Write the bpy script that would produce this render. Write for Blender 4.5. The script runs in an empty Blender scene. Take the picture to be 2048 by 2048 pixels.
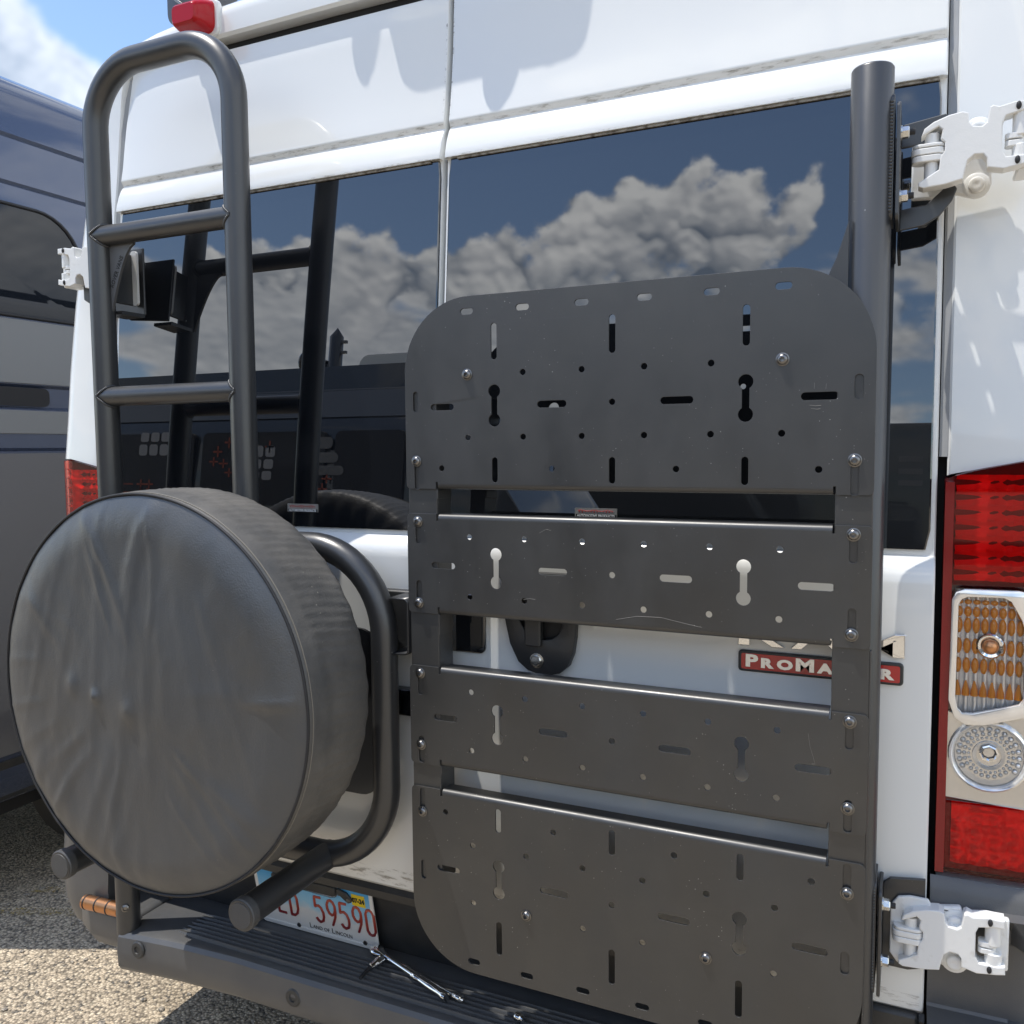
import bpy, bmesh, math, random
import numpy as np
from mathutils import Vector, Matrix, noise
random.seed(7)
S = bpy.context.scene
COL = S.collection
PI = math.pi

# ------------------------------------------------------------------ camera, sky, sun, exposure
CX = 0.842
cam_d = bpy.data.cameras.new('camera'); cam = bpy.data.objects.new('camera', cam_d); COL.objects.link(cam)
yaw, pitch, roll = math.radians(24.743), math.radians(4.253), math.radians(-0.4553)
F = Vector((-math.sin(yaw)*math.cos(pitch), math.cos(yaw)*math.cos(pitch), -math.sin(pitch)))
R = Vector((math.cos(yaw), math.sin(yaw), 0)); U = R.cross(F)
R, U = R*math.cos(roll)+U*math.sin(roll), U*math.cos(roll)-R*math.sin(roll)
M = Matrix((R, U, -F)).transposed().to_4x4(); M.translation = (CX, -1.5, 1.55)
cam.matrix_world = M
cam_d.sensor_width = 36; cam_d.lens = 30.745; cam_d.clip_start = 0.02; cam_d.clip_end = 3000
S.camera = cam

SUN = Vector((-1.85, -1.0, 6.1)).normalized()
sl = bpy.data.lights.new('sun', 'SUN'); sl.energy = 2.0; sl.angle = math.radians(0.5); sl.color = (1.0, 0.95, 0.87)
so = bpy.data.objects.new('sun', sl); COL.objects.link(so); so.rotation_euler = SUN.to_track_quat('Z', 'Y').to_euler()
so.location = SUN*30
S.view_settings.view_transform = 'Standard'; S.view_settings.look = 'None'
S.view_settings.exposure = 1.1; S.view_settings.gamma = 1.0; S.view_settings.use_curve_mapping = False
S.cycles.max_bounces = 8; S.cycles.caustics_reflective = False; S.cycles.caustics_refractive = False
S.cycles.sample_clamp_indirect = 6.0

W = bpy.data.worlds.new('World'); S.world = W; W.use_nodes = True
def cloud_map():
    """Clouds computed here as a map of direction: red = how lit, green = how opaque. Heaped spheres make the cumulus, layered noise the rest."""
    W_, H_ = 4096, 2048; deg = W_/360.0; rng = np.random.default_rng(11); r0 = H_//2-20; n = H_-r0
    def blur(a, k):
        k = int(k)
        for _ in range(2):
            for ax in (0, 1):
                p = np.pad(a, [(k+1, k) if i == ax else (0, 0) for i in (0, 1)], mode='edge' if ax == 0 else 'wrap'); c = np.cumsum(p, axis=ax, dtype=np.float64); w = 2*k+1
                a = ((c[w:] - c[:-w]) if ax == 0 else (c[:, w:] - c[:, :-w])).astype(np.float32)/w
        return a
    def vnoise(x, y, seed):
        g = np.random.default_rng(seed).random((256, 256)).astype(np.float32); xi = np.floor(x).astype(np.int32); yi = np.floor(y).astype(np.int32); fx = x-xi; fy = y-yi
        fx = fx*fx*(3-2*fx); fy = fy*fy*(3-2*fy); x0 = xi & 255; x1 = (xi+1) & 255; y0 = yi & 255; y1 = (yi+1) & 255
        a = g[x0, y0]*(1-fx)+g[x1, y0]*fx; b = g[x0, y1]*(1-fx)+g[x1, y1]*fx; return a*(1-fy)+b*fy
    def fbm(x, y, seed, octv, rough=.55):
        t = 0; amp = 1.0; s = 0
        for o in range(octv): t = t+amp*vnoise(x*2.03**o+o*17.3, y*2.03**o+o*9.1, seed+o); s += amp; amp *= rough
        return t/s
    # layered cloud at half resolution, laid out on a cloud deck so that it flattens towards the horizon
    w2, n2 = W_//2, n//2
    u = (np.arange(w2)+.5)/w2; el = np.radians((np.arange(n2)*2+1+r0-H_/2)/H_*180)[:, None]; azm = np.radians((.75-u)*360)[None, :]
    dx, dy, dz = np.sin(azm)*np.cos(el), -np.cos(azm)*np.cos(el), np.sin(el)*np.ones_like(azm)
    q = 1/(np.maximum(dz, 0)+.16); X = (dx*q).astype(np.float32); Y = (dy*q).astype(np.float32)
    f = fbm(X*3.2+40, Y*3.2+40, 5, 8); big = fbm(X*.8+7, Y*.8+3, 60, 3); f2 = fbm(X*3.2+40-.035, Y*3.2+40-.03, 5, 6)
    azd = np.degrees(azm); azd = (azd+180) % 360-180; eld = np.degrees(el)
    cov = .10+.55*(big-.5)-.10*np.clip((eld-14)/8, 0, 1)
    view = np.exp(-((azd+20)/38)**4)*np.exp(-((eld-29)/9.5)**4); cov = cov-.34*view                 # the clear stretch behind the camera
    low = np.exp(-((azd+24)/40)**4)*np.clip((19-eld)/5, 0, 1); cov = cov+.10*low
    for ca, ce, rr, h in ((-125, 20.5, 4.2, .30), (-129, 18.0, 3.6, .24), (-133.6, 24.3, 4.6, -.44), (-141, 22, 4, -.2)):
        cov = cov+h*np.exp(-(((azd-ca)*math.cos(math.radians(22)))**2+(eld-ce)**2)/rr**2)
    d = f-.5+cov
    al = np.clip(d/.16, 0, 1); al = al*al*(3-2*al)*.95
    lit = np.clip(.58+4.2*(f-f2)-.55*np.clip(d-.12, 0, .6), 0, 1)
    lit = lit*(1-.62*np.exp(-(((azd+126)*.92)**2+(eld-20)**2)/81))
    hz = np.clip((eld-.5)/5, 0, 1); al = al*hz; lit = lit*hz+.62*(1-hz)
    up = lambda a: np.repeat(np.repeat(a, 2, 0), 2, 1)
    A = blur(up(al.astype(np.float32)), 1)[:n]; B = blur(up(lit.astype(np.float32)), 1)[:n]
    # heaped cumulus
    D = np.full((n, W_), -9.0, np.float32)
    def px(az, e): return ((.75-az/360) % 1)*W_, (e/180+.5)*H_-r0
    def stamp(az, e, z, r):
        cx, cy = px(az, e); R = r*deg; x0, x1, y0, y1 = int(cx-R), int(cx+R)+2, max(0, int(cy-R)), min(n, int(cy+R)+2)
        if y1 <= y0 or x0 < 0 or x1 >= W_: return
        yy, xx = np.mgrid[y0:y1, x0:x1]; dd = ((xx-cx)*.94)**2+(yy-cy)**2; m = dd < R*R
        h = np.where(m, z+np.sqrt(np.maximum(R*R-dd, 0))/deg, -9); v = D[y0:y1, x0:x1]; np.maximum(v, h, out=v)
    def grow(az, e, z, r, lvl):
        stamp(az, e, z, r*(1 if lvl else .90))
        if lvl == 3 or r < .16: return
        for _ in range((15, 9, 6)[lvl]):
            t = rng.uniform(0, 2*PI); k = math.sqrt(rng.uniform(.08, 1.0))*.95
            if math.sin(t) < -.3 and rng.random() < .6: t = -t
            grow(az+r*k*math.cos(t), e+r*k*math.sin(t)*.92, z+r*math.sqrt(max(0, 1-k*k))*.8, r*rng.uniform(.26, .46), lvl+1)
    for az, e, r in ((-14.3, 23.6, 3.3), (-17.6, 22.6, 2.9), (-11.2, 23.2, 2.7), (-8.2, 22.4, 2.4), (-20.6, 21.2, 2.6), (-24.2, 19.6, 2.4), (-27.5, 18.8, 2.0), (-15.5, 19.4, 3.4), (-21, 18, 3.2), (-10.5, 19.5, 2.6), (-27, 16, 3),
                     (-31, 17.6, 2.0), (-34.5, 18.3, 2.2), (-37.2, 18.6, 2.3), (-41.5, 17.6, 2.2), (-45.5, 15.8, 2.3), (-50, 15, 2.4), (-36, 15.5, 2.6), (-2.2, 15.0, 2.6), (2.5, 14.6, 2.6), (6.5, 14, 2.6), (-6, 14.5, 2.5)):
        grow(az, e, 0.0, r, 0)
    ys, xs = np.where(D > -5); ya, yb, xa, xb = max(0, ys.min()-60), min(n, ys.max()+60), max(0, xs.min()-60), min(W_, xs.max()+60)
    gy, gx = np.mgrid[ya:yb, xa:xb].astype(np.float32)
    wx = (fbm(gx/44, gy/40, 400, 6, .62)-.5)*58; wy = (fbm(gx/44, gy/40, 500, 6, .62)-.5)*50
    T = D[np.clip(gy+wy, 0, n-1).astype(int), np.clip(gx+wx, 0, W_-1).astype(int)]; mk = (T > -5).astype(np.float32); T = np.where(T > -5, T, 0).astype(np.float32)
    nz = fbm(gx/26, gy/22, 200, 6, .6)-.5; nz2 = fbm(gx/90+9, gy/60, 300, 5)-.5
    Ts = blur(T+.55*nz*mk, 2); dyy, dxx = np.gradient(Ts*deg); nn = np.sqrt(dxx**2+dyy**2+1.2)
    lam = ((dyy*-.85)+(dxx*.20)+.22)/nn
    wide = blur(T, 34); ao = np.clip(.5+(Ts-wide)/1.5, 0, 1); mid = blur(T, 9); ao2 = np.clip(.5+(Ts-mid)/.6, 0, 1)
    eln = (gy+r0)/H_*180-90
    hgt = np.clip((eln-17.5)/9, 0, 1)
    L_ = np.clip(.80*(.62*np.clip(lam+.12, 0, 1)+.24*(ao2-.45)+.40*(ao-.5)+.30*hgt+.75*nz2+.34*nz+.10)+.02, 0, 1)
    soft = blur(mk, 5); al2 = np.clip((soft-.38+1.5*nz)/.5, 0, 1)*np.clip((blur(mk, 3)+.5*nz)/.6, 0, 1); al2 = al2*al2*(3-2*al2)
    gone = np.clip((eln-13.5+6*nz2)/4.5, 0, 1); al2 = al2*gone*.98
    A0 = A[ya:yb, xa:xb]; B0 = B[ya:yb, xa:xb]
    B[ya:yb, xa:xb] = np.where(al2+A0 > 1e-4, (L_*al2+B0*A0*(1-al2))/np.maximum(al2+A0*(1-al2), 1e-4), B0); A[ya:yb, xa:xb] = al2+A0*(1-al2)
    out = np.zeros((H_, W_, 4), np.float32); out[..., 3] = 1; out[r0:, :, 0] = B; out[r0:, :, 1] = A
    im = bpy.data.images.new('cloud_map', W_, H_, alpha=False, float_buffer=True); im.colorspace_settings.name = 'Non-Color'
    im.pixels.foreach_set(out.ravel()); im.update(); im.pack(); return im
def build_sky():
    nt = W.node_tree; N = nt.nodes; L = nt.links; N.clear()
    def nd(t, **k):
        n = N.new(t)
        for a, b in k.items(): setattr(n, a, b)
        return n
    out = nd('ShaderNodeOutputWorld'); bg = nd('ShaderNodeBackground'); bg.inputs[1].default_value = SKY_K
    L.new(bg.outputs[0], out.inputs[0])
    sky = nd('ShaderNodeTexSky', sky_type='NISHITA'); sky.sun_disc = False
    sky.sun_elevation = math.asin(SUN.z); sky.sun_rotation = math.atan2(SUN.x, SUN.y)
    sky.air_density = 1.0; sky.dust_density = 0.3; sky.ozone_density = 2.2
    tc = nd('ShaderNodeTexCoord'); P = tc.outputs['Generated']
    env = nd('ShaderNodeTexEnvironment'); env.image = cloud_map(); env.interpolation = 'Linear'; L.new(P, env.inputs[0])
    sep = nd('ShaderNodeSeparateColor'); L.new(env.outputs[0], sep.inputs[0])
    mc = nd('ShaderNodeMix', data_type='RGBA'); L.new(sep.outputs[0], mc.inputs[0])
    k = 1.0/SKY_K
    mc.inputs[6].default_value = (.205*k, .255*k, .335*k, 1); mc.inputs[7].default_value = (1.10*k, 1.11*k, 1.11*k, 1)
    ms = nd('ShaderNodeMix', data_type='RGBA'); L.new(sep.outputs[1], ms.inputs[0]); L.new(sky.outputs[0], ms.inputs[6]); L.new(mc.outputs[2], ms.inputs[7])
    L.new(ms.outputs[2], bg.inputs[0])
SKY_K = 0.11
build_sky()

# ------------------------------------------------------------------ helpers
def MAT(name, base, rough=.5, metal=0.0, rvar=0, coat=0.0, ior=1.5, bump=None, var=None, speck=None, emit=None, coat_r=.03, spec=None):
    m = bpy.data.materials.new(name); m.use_nodes = True
    nt = m.node_tree; b = nt.nodes['Principled BSDF']; L = nt.links
    b.inputs['Base Color'].default_value = (*base, 1); b.inputs['Roughness'].default_value = rough
    b.inputs['Metallic'].default_value = metal; b.inputs['Coat Weight'].default_value = coat
    b.inputs['Coat Roughness'].default_value = coat_r; b.inputs['IOR'].default_value = ior
    tc = nt.nodes.new('ShaderNodeTexCoord'); co = tc.outputs['Object']
    if rvar:
        mpn = nt.nodes.new('ShaderNodeMapping'); mpn.inputs['Scale'].default_value = (5, 5, 2.2); L.new(co, mpn.inputs[0])
        rn = nt.nodes.new('ShaderNodeTexNoise'); rn.inputs['Scale'].default_value = 1.6; rn.inputs['Detail'].default_value = 7; rn.inputs['Roughness'].default_value = .62; L.new(mpn.outputs[0], rn.inputs[0])
        rm = nt.nodes.new('ShaderNodeMapRange'); L.new(rn.outputs[0], rm.inputs[0])
        for i, v in ((1, .3), (2, .7), (3, rough-rvar), (4, rough+rvar)): rm.inputs[i].default_value = v
        L.new(rm.outputs[0], b.inputs['Roughness'])
    col = None
    if var:                                   # (scale, other colour, lo, hi)
        sc, c2, lo, hi = var
        n = nt.nodes.new('ShaderNodeTexNoise'); n.inputs['Scale'].default_value = sc; n.inputs['Detail'].default_value = 6
        n.inputs['Roughness'].default_value = .6; L.new(co, n.inputs[0])
        mr = nt.nodes.new('ShaderNodeMapRange'); L.new(n.outputs[0], mr.inputs[0]); mr.inputs[1].default_value = lo; mr.inputs[2].default_value = hi
        mx = nt.nodes.new('ShaderNodeMix'); mx.data_type = 'RGBA'; L.new(mr.outputs[0], mx.inputs[0])
        mx.inputs[6].default_value = (*base, 1); mx.inputs[7].default_value = (*c2, 1); col = mx.outputs[2]
    if speck:                                 # (scale, size, colour, clumping)
        sc, sz, c3, clump = speck
        v = nt.nodes.new('ShaderNodeTexVoronoi'); v.inputs['Scale'].default_value = sc; L.new(co, v.inputs[0])
        sepc = nt.nodes.new('ShaderNodeSeparateColor'); L.new(v.outputs['Color'], sepc.inputs[0])
        cn = nt.nodes.new('ShaderNodeTexNoise'); cn.inputs['Scale'].default_value = 9; cn.inputs['Detail'].default_value = 4; L.new(co, cn.inputs[0])
        pw = nt.nodes.new('ShaderNodeMath'); pw.operation = 'POWER'; L.new(sepc.outputs[0], pw.inputs[0]); pw.inputs[1].default_value = 6
        cm = nt.nodes.new('ShaderNodeMapRange'); L.new(cn.outputs[0], cm.inputs[0]); cm.inputs[1].default_value = clump; cm.inputs[2].default_value = clump+.3
        rr = nt.nodes.new('ShaderNodeMath'); rr.operation = 'MULTIPLY'; L.new(pw.outputs[0], rr.inputs[0]); L.new(cm.outputs[0], rr.inputs[1])
        r2 = nt.nodes.new('ShaderNodeMath'); r2.operation = 'MULTIPLY'; L.new(rr.outputs[0], r2.inputs[0]); r2.inputs[1].default_value = sz
        lt = nt.nodes.new('ShaderNodeMath'); lt.operation = 'LESS_THAN'; L.new(v.outputs['Distance'], lt.inputs[0]); L.new(r2.outputs[0], lt.inputs[1])
        mx = nt.nodes.new('ShaderNodeMix'); mx.data_type = 'RGBA'; L.new(lt.outputs[0], mx.inputs[0])
        if col: L.new(col, mx.inputs[6])
        else: mx.inputs[6].default_value = (*base, 1)
        mx.inputs[7].default_value = (*c3, 1); col = mx.outputs[2]
    if col: L.new(col, b.inputs['Base Color'])
    if bump:                                  # list of (scale, distance, detail)
        prev = None
        for sc, ds, dt in bump:
            n = nt.nodes.new('ShaderNodeTexNoise'); n.inputs['Scale'].default_value = sc; n.inputs['Detail'].default_value = dt; L.new(co, n.inputs[0])
            bp = nt.nodes.new('ShaderNodeBump'); bp.inputs['Distance'].default_value = ds; bp.inputs['Strength'].default_value = 1
            L.new(n.outputs[0], bp.inputs['Height'])
            if prev: L.new(prev, bp.inputs['Normal'])
            prev = bp.outputs[0]
        L.new(prev, b.inputs['Normal'])
    if emit: b.inputs['Emission Color'].default_value = (*emit, 1); b.inputs['Emission Strength'].default_value = 1
    return m

def LENS(name, tint, spec=.06):
    m = bpy.data.materials.new(name); m.use_nodes = True; nt = m.node_tree; nt.nodes.clear(); L = nt.links
    o = nt.nodes.new('ShaderNodeOutputMaterial'); t = nt.nodes.new('ShaderNodeBsdfTransparent'); t.inputs[0].default_value = (*tint, 1)
    g = nt.nodes.new('ShaderNodeBsdfGlossy'); g.inputs['Roughness'].default_value = .02
    f = nt.nodes.new('ShaderNodeFresnel'); f.inputs[0].default_value = 1.45; mx = nt.nodes.new('ShaderNodeMixShader')
    L.new(f.outputs[0], mx.inputs[0]); L.new(t.outputs[0], mx.inputs[1]); L.new(g.outputs[0], mx.inputs[2]); L.new(mx.outputs[0], o.inputs[0])
    return m

m_white = MAT('white_paint', (.78, .79, .775), .30, coat=.9, bump=[(5, .0006, 2)], speck=(38, .16, (.25, .22, .18), .62))
m_cast = MAT('white_cast_paint', (.80, .80, .78), .42, coat=.4, bump=[(70, .0003, 3), (400, .00012, 2)], var=(40, (.62, .60, .55), .60, .80))
m_glass = MAT('tinted_glass', (.005, .006, .008), .004, ior=2.15, speck=(60, .10, (.55, .55, .52), .50))
m_powder = MAT('black_powder_coat', (.024, .025, .027), .36, rvar=.07, ior=1.75, bump=[(900, .00006, 2), (60, .0001, 2)], speck=(130, .17, (.30, .30, .29), .44))
m_plate = MAT('black_powder_plate', (.024, .0245, .025), .40, rvar=.12, ior=1.8, bump=[(800, .00006, 2)], var=(7, (.034, .034, .033), .45, .72), speck=(210, .17, (.34, .34, .32), .30))
m_plastic = MAT('black_plastic', (.022, .023, .025), .45, ior=1.6, bump=[(700, .0003, 2)], var=(14, (.040, .040, .038), .45, .75), speck=(90, .15, (.25, .24, .22), .5))
m_bumper = MAT('grey_bumper_plastic', (.080, .083, .088), .36, ior=1.6, bump=[(600, .0003, 2)], var=(9, (.105, .103, .10), .40, .75), speck=(60, .18, (.22, .21, .20), .52))
m_rubber = MAT('black_rubber', (.018, .018, .02), .6)
m_gap = MAT('gap_rubber', (.02, .02, .022), .7)
m_seal = MAT('grey_seal', (.34, .35, .36), .55)
m_dirt_trim = MAT('beige_trim', (.34, .31, .26), .7, var=(60, (.08, .06, .04), .45, .65))
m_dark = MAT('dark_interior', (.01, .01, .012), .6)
m_vinyl = MAT('cover_vinyl', (.044, .049, .055), .42, rvar=.09, ior=1.8, bump=[(330, .0005, 2), (30, .0007, 4)], var=(5, (.060, .058, .053), .45, .78), speck=(140, .14, (.22, .20, .17), .5))
m_vinyl_side = MAT('cover_side_vinyl', (.062, .062, .061), .5, ior=1.7, bump=[(260, .0005, 2)], var=(6, (.15, .14, .125), .35, .68), speck=(120, .20, (.30, .28, .24), .38))
m_stitch = MAT('grey_thread', (.22, .20, .17), .8)
m_chrome = MAT('chrome', (.86, .87, .88), .06, metal=1)
m_badge = MAT('badge_chrome', (.84, .84, .84), .18, metal=.6, coat=.5)
m_zinc = MAT('zinc_steel', (.72, .72, .70), .22, metal=1, bump=[(120, .0003, 2)])
m_bolt = MAT('steel_bolt', (.22, .215, .21), .30, metal=1)
m_cap = MAT('grey_end_cap', (.07, .07, .07), .55, bump=[(500, .0004, 2)])
m_copper = MAT('copper_metal', (.62, .30, .14), .33, metal=1, bump=[(90, .0005, 3)])
m_red = MAT('red_reflector', (1.0, .022, .034), .18, metal=.25, coat=.6)
m_redp = MAT('red_plastic', (.42, .003, .007), .18, ior=1.4)
m_rededge = MAT('red_edge_plastic', (.22, .002, .004), .25, coat=.3)
m_dred = MAT('dark_red_plastic', (.10, .003, .006), .2, coat=1)
m_redlens = LENS('red_lens', (1, .20, .18)); m_clear = LENS('clear_lens', (.97, .97, .97))
m_amber = MAT('amber_reflector', (1.0, .34, .02), .3, metal=0, coat=.5)
m_silver = MAT('lamp_reflector', (.90, .91, .92), .18, metal=.45, coat=.7, bump=[(60, .0008, 2)])
m_bezel = MAT('lamp_bezel', (.92, .90, .86), .10, metal=.55, coat=.7)
m_badge_red = MAT('badge_red', (.50, .008, .012), .25, coat=.8)
m_sticker_bg = MAT('sticker_silver', (.45, .44, .42), .3, metal=.6)
m_text_dark = MAT('dark_print', (.015, .015, .016), .5)
m_text_white = MAT('white_print', (.75, .75, .75), .5)
m_text_red = MAT('red_print', (.45, .03, .03), .5)
m_steel_hole = MAT('engraved_dark', (.01, .01, .01), .7)
m_grey = MAT('grey_van_paint', (.060, .080, .135), .24, metal=.5, coat=1, bump=[(4, .001, 2)])  # blue-grey paint, with the mirrored sky's blue worked into the base
m_grey_low = MAT('grey_van_low_reflection', (.135, .135, .145), .28, metal=.4, coat=.9, bump=[(3, .006, 2)])  # greyer copy of the body paint; mirrored van and ground put into its colour
m_glass2 = MAT('dark_side_glass', (.006, .008, .012), .02, ior=1.5)
m_trim = MAT('grey_trim', (.20, .205, .205), .42)
m_opp = MAT('charcoal_van_paint', (.03, .032, .036), .3, coat=1)
m_opp2 = MAT('charcoal_cove_paint', (.12, .125, .14), .35, coat=.8)
m_decal_w = MAT('pale_decal', (.34, .34, .35), .6); m_decal_o = MAT('orange_decal', (.34, .07, .03), .6); m_decal_g = MAT('grey_decal', (.16, .16, .16), .6)
m_tar = MAT('tyre_rubber', (.02, .02, .02), .7)

class MB:
    def __init__(s): s.v = []; s.f = []; s.sm = []
    def add(s, vs, fs):
        o = len(s.v); s.v += [tuple(p) for p in vs]; s.f += [tuple(i+o for i in f) for f in fs]; return s
    def box(s, x0, x1, y0, y1, z0, z1):
        return s.add([(x0,y0,z0),(x1,y0,z0),(x1,y1,z0),(x0,y1,z0),(x0,y0,z1),(x1,y0,z1),(x1,y1,z1),(x0,y1,z1)],
                     [(0,3,2,1),(4,5,6,7),(0,1,5,4),(1,2,6,5),(2,3,7,6),(3,0,4,7)])
    def grid(s, rows, closed_u=False, closed_v=False):
        nu, nv = len(rows), len(rows[0]); vs = [p for r in rows for p in r]; fs = []
        for i in range(nu if closed_u else nu-1):
            for j in range(nv if closed_v else nv-1):
                a, b = i*nv+j, i*nv+(j+1) % nv; c, d = ((i+1) % nu)*nv+(j+1) % nv, ((i+1) % nu)*nv+j
                fs.append((a, b, c, d))
        return s.add(vs, fs)
    def frame(s, d):
        d = Vector(d).normalized(); a = Vector((0, 0, 1)) if abs(d.z) < .9 else Vector((1, 0, 0))
        u = d.cross(a).normalized(); return u, d.cross(u).normalized()
    def lathe(s, c, axis, prof, n=24):          # prof: (radius, along)
        c = Vector(c); ax = Vector(axis).normalized(); u, w = s.frame(ax)
        rows = [[c+ax*h+(u*math.cos(2*PI*k/n)+w*math.sin(2*PI*k/n))*max(r, 1e-5) for k in range(n)] for r, h in prof]
        return s.grid(rows, closed_v=True)
    def cyl(s, p0, p1, r, n=20, r1=None):
        p0, p1 = Vector(p0), Vector(p1); L = (p1-p0).length; r1 = r if r1 is None else r1
        return s.lathe(p0, p1-p0, [(0, 0), (r, 0), (r1, L), (0, L)], n)
    def tube(s, pts, r, n=20, caps=True):
        pts = [Vector(p) for p in pts]; T = []
        for i in range(len(pts)):
            a = pts[max(i-1, 0)]; b = pts[min(i+1, len(pts)-1)]; T.append((b-a).normalized())
        u, w = s.frame(T[0]); rows = []
        for i, p in enumerate(pts):
            u = (u-T[i]*u.dot(T[i])).normalized(); w = T[i].cross(u)
            rows.append([p+(u*math.cos(2*PI*k/n)+w*math.sin(2*PI*k/n))*r for k in range(n)])
        o = len(s.v); s.grid(rows, closed_v=True)
        if caps:
            s.f.append(tuple(o+k for k in range(n))[::-1]); m = (len(pts)-1)*n; s.f.append(tuple(o+m+k for k in range(n)))
        return s
    def prism(s, pts, ax, a, b):                # 2-D outline extruded along an axis: ax 'y' uses (x,z), 'x' uses (y,z), 'z' uses (x,y)
        n = len(pts)
        def P(p, t): return {'y': (p[0], t, p[1]), 'x': (t, p[0], p[1]), 'z': (p[0], p[1], t)}[ax]
        return s.add([P(p, a) for p in pts]+[P(p, b) for p in pts],
                     [tuple(range(n)), tuple(range(n, 2*n))[::-1]]+[(i, (i+1) % n, n+(i+1) % n, n+i) for i in range(n)])
    def ball(s, c, r, n=12, sc=(1, 1, 1)):
        c = Vector(c); rows = []
        for i in range(n+1):
            t = PI*i/n; rr = max(math.sin(t), 1e-4)
            rows.append([c+Vector((math.cos(2*PI*k/(n*2))*rr*r*sc[0], math.sin(2*PI*k/(n*2))*rr*r*sc[1], math.cos(t)*r*sc[2])) for k in range(n*2)])
        return s.grid(rows, closed_v=True)
    def mirror(s):
        s.v = [(-x, y, z) for x, y, z in s.v]; s.f = [f[::-1] for f in s.f]; return s
    def mesh(s, name, mat, smooth=38, recalc=True, bevel=0):
        me = bpy.data.meshes.new(name); me.from_pydata(s.v, [], s.f)
        if recalc:
            bm = bmesh.new(); bm.from_mesh(me); bmesh.ops.remove_doubles(bm, verts=bm.verts, dist=1e-6)
            bmesh.ops.recalc_face_normals(bm, faces=bm.faces); bm.to_mesh(me); bm.free()
        for m in (mat if isinstance(mat, (list, tuple)) else [mat]): me.materials.append(m)
        if smooth:
            for p in me.polygons: p.use_smooth = True
            me.set_sharp_from_angle(angle=math.radians(smooth))
        return me
    def build(s, name, mat, parent=None, smooth=38, bevel=0, recalc=True, seg=2, **k):
        return link(name, s.mesh(name, mat, smooth, recalc), parent, bevel, seg, **k)

ROOT = {}
def link(name, me, parent=None, bevel=0, seg=2, label=None, cat=None, group=None, kind=None):
    o = bpy.data.objects.new(name, me); COL.objects.link(o)
    if parent is not None:
        o.parent = parent
        base = parent
        while base.parent: base = base.parent
        if parent is base: o.matrix_parent_inverse = Matrix.Translation(-Vector(ROOT.get(base.name, (0, 0, 0))))
    if bevel:
        m = o.modifiers.new('bevel', 'BEVEL'); m.width = bevel; m.segments = seg; m.limit_method = 'ANGLE'; m.angle_limit = math.radians(40)
        m.harden_normals = False
    for a, b in (('label', label), ('category', cat), ('group', group), ('kind', kind)):
        if b: o[a] = b
    return o
def thing(name, loc, label, cat, group=None):
    o = bpy.data.objects.new(name, None); COL.objects.link(o); o.location = loc; o.empty_display_size = .1
    ROOT[o.name] = loc; o['label'] = label; o['category'] = cat
    if group: o['group'] = group
    return o
def fillet(pts, r, n=8):
    pts = [Vector(p) for p in pts]; out = [pts[0]]
    for i in range(1, len(pts)-1):
        p = pts[i]; a = (pts[i-1]-p).normalized(); b = (pts[i+1]-p).normalized(); rr = r[i-1] if isinstance(r, (list, tuple)) else r
        ang = a.angle(b); d = rr/math.tan(ang/2); c = p+(a+b).normalized()*(rr/math.sin(ang/2))
        q0 = p+a*d; q1 = p+b*d; v0 = q0-c; v1 = q1-c; tot = v0.angle(v1); ax = v0.cross(v1).normalized()
        for k in range(n+1): out.append(c+Matrix.Rotation(tot*k/n, 3, ax) @ v0)
    out.append(pts[-1]); return out
def rrect(x0, x1, z0, z1, r, n=6):
    rs = r if isinstance(r, (list, tuple)) else [r]*4      # bl, br, tr, tl
    out = []
    for (cx, cz, rr, a) in ((x0+rs[0], z0+rs[0], rs[0], 180), (x1-rs[1], z0+rs[1], rs[1], 270), (x1-rs[2], z1-rs[2], rs[2], 0), (x0+rs[3], z1-rs[3], rs[3], 90)):
        for k in range(n+1):
            t = math.radians(a+90*k/n); out.append((cx+rr*math.cos(t), cz+rr*math.sin(t)))
    return out
def circ(cx, cz, r, n=20): return [(cx+r*math.cos(2*PI*k/n), cz+r*math.sin(2*PI*k/n)) for k in range(n)]
def slot(cx, cz, w, h): return rrect(cx-w/2, cx+w/2, cz-h/2, cz+h/2, min(w, h)/2*.999, 6)
def keyhole(cx, cz, d=.0245, r=.0112, nw=.0056):
    a = math.asin(nw/r); out = []; n = 16
    for k in range(n+1):
        t = -PI/2+a+(2*PI-2*a)*k/n; out.append((cx+r*math.cos(t), cz+d+r*math.sin(t)))
    for k in range(n+1):
        t = PI/2+a+(2*PI-2*a)*k/n; out.append((cx+r*math.cos(t), cz-d+r*math.sin(t)))
    return out
def sheet(outline, holes, yf, th, bev=0.0):
    """A flat sheet cut with holes, facing -Y; returns an MB."""
    cu = bpy.data.curves.new('sheet', 'CURVE'); cu.dimensions = '2D'; cu.fill_mode = 'BOTH'; cu.extrude = th/2-bev
    if bev: cu.bevel_depth = bev; cu.bevel_resolution = 1; cu.offset = -bev
    for ol in [outline]+holes:
        sp = cu.splines.new('POLY'); sp.points.add(len(ol)-1); sp.use_cyclic_u = True
        for p, q in zip(sp.points, ol): p.co = (q[0], q[1], 0, 1)
    o = bpy.data.objects.new('sheet', cu); COL.objects.link(o); bpy.context.view_layer.update()
    dg = bpy.context.evaluated_depsgraph_get(); me = bpy.data.meshes.new_from_object(o.evaluated_get(dg))
    mb = MB(); mb.add([(v.co.x, yf+th/2-v.co.z, v.co.y) for v in me.vertices], [tuple(p.vertices) for p in me.polygons])
    bpy.data.objects.remove(o); bpy.data.curves.remove(cu); bpy.data.meshes.remove(me)
    return mb
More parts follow.
